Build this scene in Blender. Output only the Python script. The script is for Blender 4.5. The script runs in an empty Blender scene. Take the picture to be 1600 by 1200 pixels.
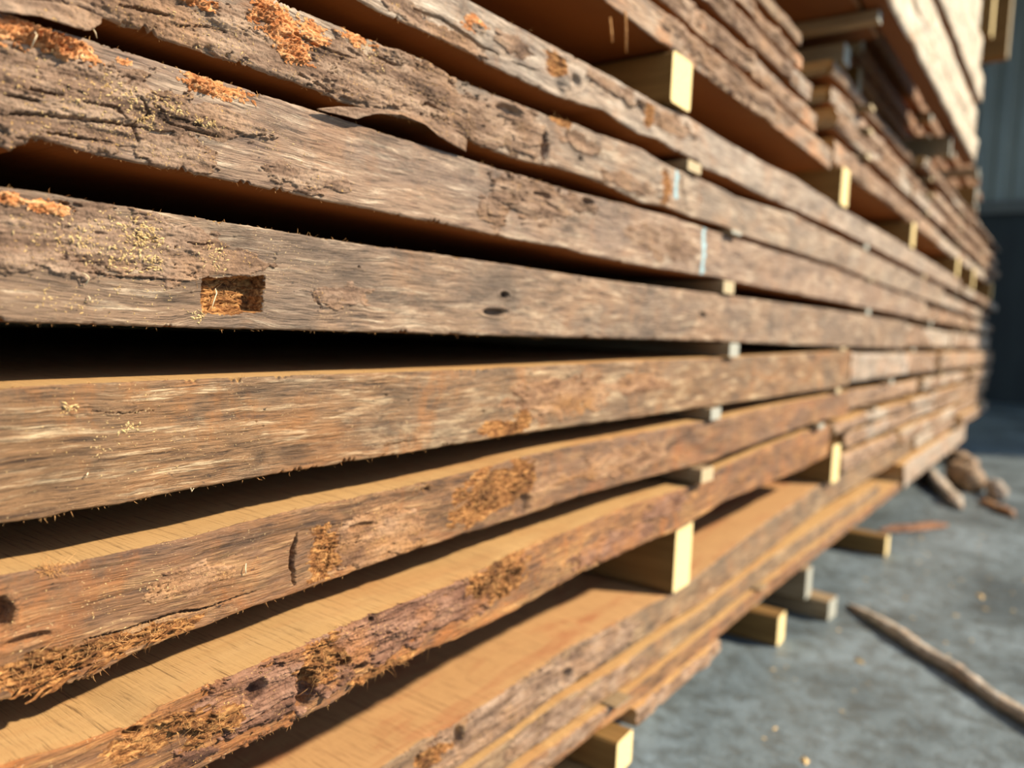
import bpy, math, random
import numpy as np
from mathutils import Vector, Matrix

C = bpy.context.scene.collection
EYE = 0.475                      # eye height above the concrete
rnd = random.Random(11)

# ------------------------------------------------------------------ noise
def _hash(ix, iy, seed):
    n = (ix.astype(np.int64) * 374761393 + iy.astype(np.int64) * 668265263 + seed * 974634777) & 0x7fffffff
    n = ((n ^ (n >> 13)) * 1274126177) & 0x7fffffff
    return ((n ^ (n >> 16)) & 0xffff) / 65535.0

def noise(x, y, seed=0):
    x, y = np.broadcast_arrays(np.asarray(x, float), np.asarray(y, float))
    ix, iy = np.floor(x), np.floor(y)
    fx, fy = x - ix, y - iy
    def g(dx, dy):
        a = _hash(ix + dx, iy + dy, seed) * 2 * math.pi
        return np.cos(a) * (fx - dx) + np.sin(a) * (fy - dy)
    u = fx * fx * fx * (fx * (fx * 6 - 15) + 10)
    v = fy * fy * fy * (fy * (fy * 6 - 15) + 10)
    a = g(0, 0) * (1 - u) + g(1, 0) * u
    b = g(0, 1) * (1 - u) + g(1, 1) * u
    return (a * (1 - v) + b * v) * 1.5

def fbm(x, y, seed=0, octaves=4, gain=.5):
    t, amp, tot = 0, 1, 0
    for o in range(octaves):
        t = t + amp * noise(x * 2 ** o, y * 2 ** o, seed + o * 17)
        tot += amp
        amp *= gain
    return t / tot

def sstep(a, b, x):
    t = np.clip((x - a) / (b - a), 0, 1)
    return t * t * (3 - 2 * t)

# ------------------------------------------------------------------ materials
def srgb(r, g, b):
    f = lambda c: (c / 255 / 12.92) if c / 255 <= .04045 else ((c / 255 + .055) / 1.055) ** 2.4
    return (f(r), f(g), f(b), 1)

class NT:
    def __init__(self, name):
        self.m = bpy.data.materials.new(name)
        self.m.use_nodes = True
        self.n = self.m.node_tree.nodes
        self.l = self.m.node_tree.links
        self.n.clear()
        self.out = self.n.new('ShaderNodeOutputMaterial')
        self.b = self.n.new('ShaderNodeBsdfPrincipled')
        self.l.new(self.b.outputs[0], self.out.inputs[0])
        self.b.inputs['Specular IOR Level'].default_value = .25
    def coord(self, kind='Object'):
        return self.n.new('ShaderNodeTexCoord').outputs[kind]
    def mapping(self, v, scale=(1, 1, 1), loc=(0, 0, 0), rot=(0, 0, 0)):
        m = self.n.new('ShaderNodeMapping')
        m.inputs['Scale'].default_value = scale
        m.inputs['Location'].default_value = loc
        m.inputs['Rotation'].default_value = rot
        self.l.new(v, m.inputs['Vector'])
        return m.outputs[0]
    def noise(self, v, scale, detail=4, rough=.55, dist=0):
        t = self.n.new('ShaderNodeTexNoise')
        t.inputs['Scale'].default_value = scale
        t.inputs['Detail'].default_value = detail
        t.inputs['Roughness'].default_value = rough
        t.inputs['Distortion'].default_value = dist
        self.l.new(v, t.inputs['Vector'])
        return t
    def ramp(self, f, stops):
        r = self.n.new('ShaderNodeValToRGB')
        e = r.color_ramp.elements
        while len(e) < len(stops):
            e.new(.5)
        for i, (p, c) in enumerate(stops):
            e[i].position = p
            e[i].color = c if not isinstance(c, (int, float)) else (c, c, c, 1)
        self.l.new(f, r.inputs[0])
        return r.outputs[0]
    def mix(self, f, a, b, mode='MIX'):
        m = self.n.new('ShaderNodeMix')
        m.data_type = 'RGBA'
        m.blend_type = mode
        for s, x in ((m.inputs[0], f), (m.inputs[6], a), (m.inputs[7], b)):
            if isinstance(x, (int, float, tuple)):
                s.default_value = x
            else:
                self.l.new(x, s)
        return m.outputs[2]
    def math(self, op, a, b=0.0):
        m = self.n.new('ShaderNodeMath')
        m.operation = op
        for s, x in ((m.inputs[0], a), (m.inputs[1], b)):
            if isinstance(x, (int, float)):
                s.default_value = x
            else:
                self.l.new(x, s)
        return m.outputs[0]
    def warp(self, v, scale, amount, detail=2):
        t = self.noise(v, scale, detail)
        s = self.n.new('ShaderNodeVectorMath'); s.operation = 'SUBTRACT'
        self.l.new(t.outputs['Color'], s.inputs[0]); s.inputs[1].default_value = (.5, .5, .5)
        m = self.n.new('ShaderNodeVectorMath'); m.operation = 'MULTIPLY'
        self.l.new(s.outputs[0], m.inputs[0]); m.inputs[1].default_value = amount
        a = self.n.new('ShaderNodeVectorMath'); a.operation = 'ADD'
        self.l.new(v, a.inputs[0]); self.l.new(m.outputs[0], a.inputs[1])
        return a.outputs[0]
    def bump(self, h, dist, strength=1.0):
        b = self.n.new('ShaderNodeBump')
        b.inputs['Strength'].default_value = strength
        b.inputs['Distance'].default_value = dist
        self.l.new(h, b.inputs['Height'])
        self.l.new(b.outputs[0], self.b.inputs['Normal'])
    def done(self, col, rough=.8):
        self.l.new(col, self.b.inputs['Base Color'])
        if isinstance(rough, (int, float)):
            self.b.inputs['Roughness'].default_value = rough
        else:
            self.l.new(rough, self.b.inputs['Roughness'])
        return self.m

def weathered_wood(name, seed, dark, mid, pale, grey, orange, g_amt=.5, o_amt=.3, wave=.014, bump=.0013):
    t = NT(name)
    t.b.inputs['Specular IOR Level'].default_value = .5
    co = t.mapping(t.coord(), loc=(seed * 3.1, seed * 1.7, seed * 2.3))
    st = t.mapping(t.warp(t.warp(co, 9, (0, 0, wave)), 55, (0, 0, .0022)), scale=(1, .075, 1))
    n1 = t.noise(st, 240, 10, .74)
    n2 = t.noise(t.mapping(st, scale=(1, .5, 1)), 1250, 5, .65)
    pm = t.noise(t.mapping(co, scale=(1, .32, 1), loc=(7, 3, 1)), 46, 9, .72, .5)
    pa = t.noise(t.mapping(co, scale=(1, .4, 1)), 24, 8, .68, .5)
    pb = t.noise(t.mapping(co, scale=(1, .35, 1), loc=(5, 2, 9)), 17, 7, .66, .6)
    pl = t.noise(t.mapping(co, scale=(1, .22, 1), loc=(1, 8, 3)), 34, 9, .72, .4)
    sp = t.noise(t.mapping(co, scale=(1, .6, 1)), 300, 3, .6)
    fk = t.noise(t.mapping(co, scale=(1, .7, 1)), 1100, 2, .5)
    fz = t.noise(co, 42, 3, .6)
    col = t.ramp(n1.outputs[0], [(.37, dark), (.465, mid), (.535, mid), (.64, pale)])
    col = t.mix(t.ramp(pa.outputs[0], [(.45, 0.0), (.58, g_amt)]), col, t.mix(n1.outputs[0], (grey[0] * .4, grey[1] * .4, grey[2] * .4, 1), grey))
    col = t.mix(t.ramp(pb.outputs[0], [(.53, 0.0), (.66, o_amt)]), col, orange)
    col = t.mix(t.ramp(pl.outputs[0], [(.54, 0.0), (.68, .75)]), col, pale)
    px = t.noise(t.mapping(co, scale=(1, 1.1, .7), loc=(2, 6, 4)), 21, 7, .7, .2)
    col = t.mix(t.ramp(px.outputs[0], [(.55, 0.0), (.63, o_amt * .8)]), col, orange)
    col = t.mix(.9, col, t.ramp(pm.outputs[0], [(.34, .34), (.48, .9), (.6, 1.0)]), 'MULTIPLY')
    col = t.mix(.8, col, t.ramp(n2.outputs[0], [(.36, .22), (.47, 1.0)]), 'MULTIPLY')
    col = t.mix(t.ramp(sp.outputs[0], [(.27, .85), (.32, 0.0)]), col, (dark[0] * .35, dark[1] * .35, dark[2] * .35, 1))
    spk = t.math('MULTIPLY', t.ramp(fk.outputs[0], [(.66, 0.0), (.71, 1.0)]), t.ramp(fz.outputs[0], [(.46, 0.0), (.62, .8)]))
    col = t.mix(spk, col, srgb(232, 204, 150))
    h = t.math('ADD', t.math('MULTIPLY', n2.outputs[0], .7), t.math('ADD', n1.outputs[0], t.math('MULTIPLY', pm.outputs[0], 1.2)))
    t.bump(h, bump)
    return t.done(col, .52)

def bark_mat(name, seed, dark, mid, pale, tan):
    t = NT(name)
    co = t.mapping(t.coord(), loc=(seed * 1.3, seed * 2.1, seed * .7))
    st = t.mapping(t.warp(co, 20, (0, 0, .01)), scale=(1, .22, 1))
    n1 = t.noise(st, 110, 8, .7)
    n2 = t.noise(co, 420, 6, .7)
    pa = t.noise(t.mapping(co, scale=(1, .5, 1)), 35, 4, .6)
    col = t.ramp(n1.outputs[0], [(.32, dark), (.46, mid), (.62, pale)])
    col = t.mix(t.ramp(pa.outputs[0], [(.5, 0.0), (.68, .65)]), col, tan)
    col = t.mix(.7, col, t.ramp(n2.outputs[0], [(.34, .3), (.5, 1.0)]), 'MULTIPLY')
    fl = t.noise(co, 900, 2, .5)
    fz = t.noise(co, 60, 2, .5)
    spk = t.math('MULTIPLY', t.ramp(fl.outputs[0], [(.64, 0.0), (.69, 1.0)]), t.ramp(fz.outputs[0], [(.45, 0.0), (.6, .9)]))
    col = t.mix(spk, col, srgb(215, 175, 105))
    t.bump(t.math('ADD', t.math('MULTIPLY', n2.outputs[0], .6), n1.outputs[0]), .0014)
    return t.done(col, .88)

def sawn_mat(name, seed, base, line, red, r_amt=.4, lines=1.0):
    t = NT(name)
    co = t.mapping(t.coord(), loc=(seed, seed * .6, seed * 2.7))
    kerf = t.noise(t.mapping(t.warp(co, 30, (0, .003, 0)), scale=(.035, 1, .4), rot=(0, 0, .25)), 760, 6, .78)
    grain = t.noise(t.mapping(co, scale=(1, .06, 1)), 230, 6, .65)
    pa = t.noise(t.mapping(co, scale=(1.5, .4, 1)), 16, 6, .65, .4)
    dk = t.noise(t.mapping(co, scale=(1, .3, 1)), 60, 5, .7)
    col = t.mix(t.ramp(grain.outputs[0], [(.35, 0.0), (.65, 1.0)]), (base[0] * .93, base[1] * .92, base[2] * .90, 1), base)
    col = t.mix(t.ramp(pa.outputs[0], [(.5, 0.0), (.66, r_amt)]), col, red)
    col = t.mix(t.math('MULTIPLY', t.ramp(kerf.outputs[0], [(.34, 1.0), (.47, 0.0)]), .8 * lines), col, line)
    t.bump(t.math('ADD', kerf.outputs[0], t.math('MULTIPLY', grain.outputs[0], .15)), .0004)
    return t.done(col, .7)

def fibre_mat(name, seed, a, b, c):
    t = NT(name)
    co = t.mapping(t.coord(), loc=(seed, seed, seed))
    st = t.mapping(t.warp(co, 60, (0, .01, .012)), scale=(1, .3, 1))
    n = t.noise(st, 420, 6, .7)
    p = t.noise(co, 55, 3, .5)
    col = t.ramp(n.outputs[0], [(.33, a), (.48, b), (.64, c)])
    col = t.mix(t.ramp(p.outputs[0], [(.3, .7), (.55, 0.0)]), col, a)
    t.bump(n.outputs[0], .0015)
    return t.done(col, .85)

def plain(name, a, b, scale=60, stretch=(1, 1, 1), rough=.8, bump=.0005):
    t = NT(name)
    co = t.mapping(t.coord(), scale=stretch)
    n = t.noise(co, scale, 6, .65)
    t.bump(n.outputs[0], bump)
    return t.done(t.ramp(n.outputs[0], [(.32, a), (.66, b)]), rough)

W_DARK, W_MID, W_PALE = srgb(92, 70, 54), srgb(164, 132, 104), srgb(226, 202, 172)
W_GREY, W_ORANGE = srgb(142, 126, 112), srgb(184, 126, 74)
M = {}
M['upper'] = weathered_wood('weathered_wood_pale', 1, W_DARK, srgb(184, 162, 140), srgb(242, 226, 204), srgb(166, 156, 146), W_ORANGE, .45, .35)
M['mossy'] = weathered_wood('weathered_wood_tan', 2, W_DARK, srgb(170, 146, 122), srgb(240, 222, 196), srgb(150, 138, 126), W_ORANGE, .5, .3)
M['long'] = weathered_wood('weathered_wood_pinkish', 3, srgb(96, 72, 60), srgb(166, 138, 114), srgb(234, 212, 184), srgb(148, 130, 118), W_ORANGE, .5, .22)
M['notch'] = weathered_wood('weathered_wood_wavy', 4, srgb(90, 70, 56), srgb(158, 130, 104), srgb(230, 208, 178), srgb(132, 116, 102), W_ORANGE, .6, .2, .022)
M['smooth'] = weathered_wood('weathered_wood_smooth', 5, srgb(80, 58, 40), srgb(150, 114, 78), srgb(226, 200, 160), srgb(136, 118, 98), srgb(176, 116, 58), .45, .55, .010)
M['torn'] = weathered_wood('weathered_wood_brown', 6, srgb(78, 54, 38), srgb(152, 110, 72), srgb(208, 166, 116), srgb(132, 106, 90), srgb(176, 110, 54), .5, .55)
M['rough'] = weathered_wood('weathered_wood_ruddy', 7, srgb(74, 48, 34), srgb(158, 110, 66), srgb(220, 168, 102), srgb(112, 88, 78), srgb(192, 118, 50), .45, .65)
M['low'] = weathered_wood('weathered_wood_drab', 8, srgb(78, 60, 46), srgb(152, 122, 90), srgb(212, 182, 140), srgb(120, 106, 90), W_ORANGE, .5, .4)
M['far'] = [weathered_wood('weathered_wood_far_' + w, 20 + i, srgb(122, 98, 80), m, p, srgb(176, 166, 154), srgb(204, 140, 86), .5, o, .02, .002)
            for i, (w, m, p, o) in enumerate([('ash', srgb(194, 174, 152), srgb(246, 236, 222), .5), ('rust', srgb(194, 158, 124), srgb(240, 218, 190), .9), ('cream', srgb(206, 188, 164), srgb(250, 244, 232), .4)])]
M['cream'] = weathered_wood('cream_planed_wood', 31, srgb(206, 180, 146), srgb(242, 228, 200), srgb(252, 246, 230), srgb(214, 208, 190), srgb(214, 152, 92), .4, .6, .02, .0015)
M['bark_grey'] = bark_mat('grey_brown_bark', 1, srgb(62, 48, 40), srgb(130, 106, 88), srgb(172, 148, 126), srgb(166, 132, 102))
M['bark_brown'] = bark_mat('brown_inner_bark', 3, srgb(76, 54, 42), srgb(142, 108, 82), srgb(180, 146, 114), srgb(178, 132, 84))
M['bark_dark'] = bark_mat('dark_ruddy_bark', 2, srgb(60, 42, 34), srgb(122, 88, 70), srgb(160, 124, 102), srgb(176, 120, 70))
M['sawn'] = sawn_mat('sawn_tan_timber', 1, srgb(190, 154, 104), srgb(104, 76, 48), srgb(172, 118, 72), .4)
M['under'] = sawn_mat('sawn_red_hardwood', 5, srgb(112, 66, 28), srgb(70, 38, 15), srgb(100, 52, 22), .5, .4)  # reddish sawn undersides, with their shade darkened into the colour
M['sawn_red'] = sawn_mat('sawn_red_timber', 2, srgb(188, 148, 102), srgb(104, 66, 42), srgb(160, 90, 60), .65)
M['fibre'] = fibre_mat('torn_wood_fibre', 1, srgb(58, 36, 22), srgb(142, 94, 52), srgb(206, 156, 96))
M['paint'] = plain('pale_blue_paint', srgb(138, 176, 186), srgb(176, 206, 212), 200)
M['dust'] = fibre_mat('orange_sawdust', 3, srgb(150, 92, 54), srgb(216, 146, 90), srgb(242, 196, 144))
M['fleck'] = plain('yellow_sawdust', srgb(196, 158, 98), srgb(234, 210, 156), 300)
M['splinter'] = plain('splinter_wood', srgb(168, 112, 64), srgb(222, 176, 116), 300, (1, .2, 1))
M['spacer'] = plain('dull_spacer_wood', srgb(116, 96, 70), srgb(156, 136, 106), 150, (.06, 1, 1))
M['spacer_end'] = plain('pale_end_grain', srgb(176, 158, 124), srgb(206, 190, 156), 400)
M['bearer'] = plain('yellow_bearer_wood', srgb(104, 76, 38), srgb(136, 104, 58), 110, (.06, 1, 1))  # sides of the yellow timbers, shade put into a darker colour
M['bearer_end'] = plain('yellow_end_grain', srgb(240, 212, 146), srgb(252, 232, 176), 300)
M['grey_end'] = plain('grey_end_grain', srgb(150, 152, 142), srgb(186, 188, 176), 300)

# ------------------------------------------------------------------ object helpers
def mesh_obj(name, verts, faces, mats, parent=None, mat_idx=None, smooth=True, loc=(0, 0, 0)):
    me = bpy.data.meshes.new(name)
    verts = np.asarray(verts, np.float32)
    if isinstance(faces, np.ndarray):
        nf, k = faces.shape
        me.vertices.add(len(verts)); me.vertices.foreach_set('co', verts.ravel())
        me.loops.add(nf * k); me.loops.foreach_set('vertex_index', faces.astype(np.int32).ravel())
        me.polygons.add(nf)
        me.polygons.foreach_set('loop_start', np.arange(0, nf * k, k, dtype=np.int32))
        me.polygons.foreach_set('loop_total', np.full(nf, k, np.int32))
    else:
        me.from_pydata(verts.tolist(), [], faces)
    for m in (mats if isinstance(mats, (list, tuple)) else [mats]):
        me.materials.append(m)
    if mat_idx is not None:
        me.polygons.foreach_set('material_index', np.asarray(mat_idx, np.int32))
    me.polygons.foreach_set('use_smooth', np.full(len(me.polygons), smooth, bool))
    me.update(calc_edges=True)
    me.validate()
    o = bpy.data.objects.new(name, me)
    C.objects.link(o)
    o.location = loc
    if parent is not None:
        o.parent = parent
    return o

def tag(o, label, cat, group=None, kind=None):
    o['label'] = label
    o['category'] = cat
    if group: o['group'] = group
    o['kind'] = kind or 'thing'
    return o

def structure(o):
    o['kind'] = 'structure'
    return o

def tubes(paths):
    """paths: list of (points Nx3, radii N); three sided tapered tubes"""
    V, Fc = [], []
    for pts, rad in paths:
        b = len(V)
        n = len(pts)
        for i in range(n):
            d = Vector(pts[min(i + 1, n - 1)]) - Vector(pts[max(i - 1, 0)])
            d.normalize()
            s = d.cross(Vector((.3, .5, .81))).normalized()
            q = d.cross(s)
            for k in range(3):
                a = k * 2.0944
                V.append(tuple(Vector(pts[i]) + (s * math.cos(a) + q * math.sin(a)) * rad[i]))
        for i in range(n - 1):
            for k in range(3):
                Fc.append((b + i * 3 + k, b + i * 3 + (k + 1) % 3, b + i * 3 + 3 + (k + 1) % 3, b + i * 3 + 3 + k))
        Fc.append((b + 2, b + 1, b))
        Fc.append((b + n * 3 - 3, b + n * 3 - 2, b + n * 3 - 1))
    return V, Fc

# ------------------------------------------------------------------ slabs
# edge profiles (metres along the stack, metres above eye level) and surface marks of the near slabs
NEAR={
 'upper':dict(a=0.33,top=[(0.3676,0.2074),(0.3894,0.2067),(0.4199,0.2071),(0.4497,0.2085),(0.4689,0.209),(0.5183,0.2107),(0.5819,0.2125),(0.6687,0.2118),(0.7312,0.2169),(0.8659,0.2165),(0.9789,0.2175),(1.0869,0.2219),(1.3349,0.2194),(1.833,0.2236),(2.5175,0.2232)],
  bot=[(0.2794,0.1748),(0.2952,0.1739),(0.3145,0.1731),(0.3205,0.1734),(0.3406,0.1736),(0.3694,0.1745),(0.4061,0.1741),(0.4369,0.1742),(0.4932,0.1746),(0.5234,0.1771),(0.5655,0.1821),(0.5855,0.1796),(0.631,0.1776),(0.67,0.1816),(0.7062,0.1785),(0.7611,0.1801),(0.7771,0.1753),(0.8428,0.1779),(0.9391,0.1768),(1.0971,0.1793),(1.3457,0.1836),(1.8504,0.1829)],
  feats=[('crack',[(0.3374,0.1839),(0.3627,0.1873),(0.3812,0.1849),(0.4008,0.1824),(0.423,0.1834)],2.2,5),
   ('bark',0.3693,0.1764,0.0358,0.0084,2.4),
   ('bark',0.4355,0.1940,0.0220,0.0059,1.5),
   ('dust',0.3948,0.1942,0.0129,0.0047,2),
   ('fibre',0.4016,0.1916,0.0105,0.0036,2),
   ('bark',0.3242,0.1825,0.0204,0.0056,2.5),
   ('crack',[(0.4362,0.1835),(0.4594,0.1846),(0.4723,0.1874)],1,2),
   ('ridge',0.5015,0.1919,0.0124,0.0185,4),
   ('fibre',0.4903,0.1972,0.0120,0.0100,1.5),
   ('bark',0.5807,0.2028,0.0391,0.0061,3),
   ('pit',0.5200,0.1923,0.0074,0.0066,4),
   ('bark',0.6814,0.2001,0.0549,0.0092,2),
   ('fibre',0.6463,0.1987,0.0076,0.0122,1.2),
   ('crackv',[(0.6587,0.2052),(0.6684,0.1935),(0.6751,0.1845)],1.2,4)]),
 'mossy':dict(a=0.33,top=[(0.2306,0.1568),(0.2461,0.1558),(0.2681,0.1556),(0.2794,0.1559),(0.2936,0.1564),(0.2952,0.1564),(0.3145,0.1557),(0.3152,0.1557),(0.3205,0.1562),(0.3406,0.1578),(0.3481,0.1584),(0.3694,0.1555),(0.3705,0.1554),(0.4025,0.1562),(0.4061,0.1563),(0.4369,0.1567),(0.4382,0.1567),(0.4832,0.158),(0.4932,0.1589),(0.5234,0.1614),(0.5268,0.1617),(0.5602,0.1617),(0.5655,0.162),(0.5855,0.163),(0.631,0.1654),(0.6325,0.1655),(0.6684,0.1624),(0.67,0.1624),(0.7062,0.1617),(0.7085,0.1617),(0.7611,0.1629),(0.7771,0.1633),(0.7895,0.1636),(0.8428,0.1622),(0.876,0.1613),(0.9391,0.1645),(1.0971,0.1724),(1.0987,0.1725),(1.1,0.1725),(1.2,0.1721),(1.3,0.1717),(1.3457,0.1715),(1.4,0.1713),(1.4884,0.171),(1.6,0.1706),(1.8504,0.1696),(2,0.169),(2.0165,0.1689),(2.5,0.1689)],
  bot=[(0.1303,0.1169),(0.1381,0.1171),(0.1487,0.1179),(0.1561,0.118),(0.1724,0.1175),(0.1831,0.1173),(0.1981,0.1178),(0.2141,0.1176),(0.2315,0.1182),(0.2651,0.1181),(0.2792,0.1169),(0.3045,0.1175),(0.3378,0.1198),(0.3664,0.1211),(0.3903,0.1192),(0.4118,0.1192),(0.441,0.1187),(0.4728,0.12),(0.4986,0.1225),(0.5383,0.1235),(0.5642,0.1229),(0.592,0.1218),(0.6013,0.1212),(0.6447,0.1185),(0.6905,0.1225),(0.7536,0.1209),(0.8563,0.1237),(0.8941,0.1203),(0.9992,0.1217),(1.1,0.1227),(1.3,0.1247),(1.3215,0.1249),(1.6,0.1222),(1.8776,0.1195),(2,0.1195)],
  feats=[('bark',0.1561,0.1243,0.0278,0.0100,2.5),
   ('bark',0.1919,0.1261,0.0331,0.0109,3),
   ('bark',0.2385,0.1294,0.0408,0.0151,2.5),
   ('bark',0.2968,0.1335,0.0420,0.0153,2.5),
   ('bark',0.3481,0.1366,0.0448,0.0224,3),
   ('bark',0.3908,0.1316,0.0583,0.0160,2.5),
   ('bark',0.3254,0.1560,0.0206,0.0057,2),
   ('dust',0.1993,0.1389,0.0099,0.0033,3),
   ('dust',0.2442,0.1434,0.0135,0.0110,2.5),
   ('dust',0.2517,0.1347,0.0101,0.0068,2.5),
   ('dust',0.2655,0.1473,0.0090,0.0051,2),
   ('dust',0.2374,0.1478,0.0066,0.0066,2.5),
   ('dust',0.2960,0.1531,0.0101,0.0034,2),
   ('dust',0.2292,0.1414,0.0042,0.0024,2),
   ('crack',[(0.2527,0.1425),(0.2698,0.1409),(0.2828,0.141),(0.2941,0.1423)],1,3),
   ('crack',[(0.1638,0.1245),(0.1759,0.1263),(0.1865,0.1286)],1.2,3),
   ('crack',[(0.1913,0.1251),(0.2042,0.1296),(0.2146,0.1302)],0.9,2.5),
   ('crack',[(0.3057,0.1482),(0.3207,0.1474),(0.33,0.1487)],1.4,3),
   ('crack',[(0.3456,0.1303),(0.3528,0.1333),(0.3658,0.1311)],1.6,4),
   ('crack',[(0.3271,0.1202),(0.3488,0.1216),(0.3724,0.1217),(0.3882,0.122)],0.6,2),
   ('pit',0.4793,0.1338,0.0059,0.0119,9),
   ('pit',0.4358,0.1487,0.0162,0.0043,4),
   ('bark',0.4550,0.1400,0.0219,0.0150,2.5),
   ('pit',0.5323,0.1349,0.0048,0.0030,3),
   ('bark',0.5290,0.1483,0.0249,0.0068,2),
   ('fibre',0.5045,0.1584,0.0143,0.0042,2),
   ('bark',0.6120,0.1313,0.0472,0.0065,2),
   ('ridge',0.6783,0.1398,0.0137,0.0152,3),
   ('fibre',0.6895,0.1406,0.0126,0.0154,1.2),
   ('paint',0.7136,0.1471,0.0029,0.0146,0.5),
   ('crackv',[(0.7209,0.1597),(0.7296,0.1423),(0.7401,0.1248)],2.2,6)]),
 'long':dict(a=0.33,top=[(0.1216,0.1078),(0.1303,0.1079),(0.1381,0.108),(0.1381,0.108),(0.1487,0.1081),(0.1561,0.1082),(0.1562,0.1082),(0.1692,0.1084),(0.1724,0.1084),(0.1831,0.1084),(0.1832,0.1084),(0.1981,0.1082),(0.2061,0.1081),(0.2141,0.1081),(0.2315,0.1083),(0.2317,0.1083),(0.2651,0.1082),(0.2654,0.1081),(0.2792,0.1084),(0.2862,0.1086),(0.3045,0.1085),(0.3083,0.1085),(0.3303,0.108),(0.3378,0.1082),(0.3664,0.1086),(0.3732,0.1087),(0.3903,0.1086),(0.4118,0.1084),(0.441,0.1082),(0.4418,0.1082),(0.4728,0.1085),(0.4788,0.1085),(0.4986,0.1085),(0.5155,0.1085),(0.5279,0.1091),(0.5383,0.1095),(0.5642,0.1105),(0.592,0.1117),(0.6013,0.112),(0.6082,0.1123),(0.6447,0.1125),(0.6905,0.1146),(0.7076,0.1151),(0.7536,0.1149),(0.7661,0.1152),(0.8563,0.1145),(0.8579,0.1145),(0.8941,0.1143),(0.9992,0.1153),(1.0005,0.1153),(1.1,0.1164),(1.2,0.1175),(1.3,0.1186),(1.3215,0.1189),(1.3233,0.1189),(1.4,0.1182),(1.6,0.1162),(1.8776,0.1135),(2,0.1135),(2.5,0.1135)],
  bot=[(0.1214,0.0591),(0.1255,0.058),(0.1265,0.0597),(0.1312,0.0621),(0.1357,0.0641),(0.1427,0.0641),(0.15,0.0633),(0.1576,0.0631),(0.1695,0.0631),(0.1881,0.0629),(0.2134,0.0635),(0.2327,0.0632),(0.2517,0.0632),(0.2788,0.0629),(0.3067,0.0633),(0.3461,0.063),(0.3833,0.0632),(0.4451,0.0626),(0.513,0.0636),(0.5444,0.0618),(0.614,0.0615),(0.7541,0.0632),(0.8428,0.0654),(0.8833,0.0641),(1.0114,0.0642),(1.1,0.0646),(1.3,0.0655),(1.3388,0.0657),(1.6,0.0662),(1.9002,0.0668),(2,0.0668)],
  feats=[('bark',0.1346,0.0808,0.0343,0.0193,2.8),
   ('bark',0.1640,0.0858,0.0346,0.0143,2.5),
   ('bark',0.1488,0.0707,0.0296,0.0070,2.2),
   ('bark',0.1895,0.0715,0.0225,0.0095,1.8),
   ('bark',0.1985,0.0890,0.0313,0.0073,2),
   ('bark',0.2080,0.0884,0.0228,0.0058,2),
   ('dust',0.1302,0.1033,0.0132,0.0061,4),
   ('dust',0.1427,0.1020,0.0130,0.0049,4),
   ('dust',0.1537,0.1009,0.0040,0.0023,3),
   ('dust',0.1671,0.1036,0.0043,0.0018,2.5),
   ('dust',0.2111,0.1042,0.0164,0.0043,3),
   ('dust',0.2014,0.1025,0.0057,0.0023,2),
   ('bark',0.2595,0.0720,0.0203,0.0058,1.4),
   ('bark',0.2807,0.0734,0.0132,0.0041,1.2),
   ('bark',0.4666,0.0943,0.0489,0.0146,2.4),
   ('bark',0.4216,0.0786,0.0157,0.0103,1.6),
   ('bark',0.5287,0.1002,0.0289,0.0060,2),
   ('pit',0.5463,0.1039,0.0100,0.0035,5),
   ('pit',0.4797,0.0983,0.0135,0.0028,3),
   ('pit',0.4352,0.0734,0.0030,0.0013,2),
   ('crack',[(0.1215,0.0773),(0.1301,0.0782),(0.1346,0.0783)],1,3),
   ('crack',[(0.1284,0.082),(0.1369,0.0823),(0.143,0.0829)],1,3),
   ('crack',[(0.1214,0.0713),(0.1346,0.0733),(0.1488,0.0752),(0.1588,0.0763),(0.1763,0.078)],1.1,3.5),
   ('crack',[(0.1346,0.0674),(0.1463,0.0679),(0.1628,0.0694)],0.7,2.5),
   ('crack',[(0.182,0.0834),(0.1985,0.0825),(0.2131,0.0829)],1,3),
   ('crack',[(0.1734,0.0909),(0.1777,0.084),(0.1708,0.0775),(0.1744,0.0714)],1,3),
   ('crack',[(0.1488,0.0825),(0.164,0.0832),(0.1694,0.0793)],0.8,2),
   ('crack',[(0.4122,0.0823),(0.4147,0.0754),(0.4255,0.0747)],0.9,3),
   ('crack',[(0.4748,0.0956),(0.4941,0.0929),(0.5061,0.0898)],0.9,3),
   ('paint',0.7909,0.0888,0.0038,0.0255,0.5),
   ('bark',0.6967,0.0877,0.0719,0.0134,0.8)]),
 'notch':dict(a=0.33,top=[(0.1213,0.0442),(0.1214,0.0442),(0.1255,0.0443),(0.1265,0.0443),(0.1312,0.0445),(0.135,0.0446),(0.1357,0.0446),(0.138,0.0446),(0.1427,0.0444),(0.15,0.0442),(0.1564,0.0439),(0.1576,0.0439),(0.1695,0.0439),(0.1838,0.0437),(0.1881,0.0437),(0.2134,0.0437),(0.2327,0.0437),(0.2331,0.0437),(0.2517,0.0434),(0.2729,0.0431),(0.2788,0.0431),(0.3067,0.0431),(0.3201,0.0431),(0.3461,0.0436),(0.3688,0.044),(0.3833,0.044),(0.4451,0.0441),(0.4465,0.0441),(0.513,0.0439),(0.5341,0.0438),(0.5444,0.0438),(0.614,0.044),(0.616,0.044),(0.7541,0.0459),(0.8363,0.047),(0.8428,0.0471),(0.8833,0.0475),(0.8968,0.0477),(1.0114,0.0485),(1.0147,0.0486),(1.1,0.0492),(1.2,0.05),(1.3,0.0508),(1.3388,0.0511),(1.3431,0.0511),(1.4,0.0513),(1.6,0.0519),(1.9002,0.0527),(1.9062,0.0527),(2,0.0527),(2.5,0.0527)],
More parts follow.
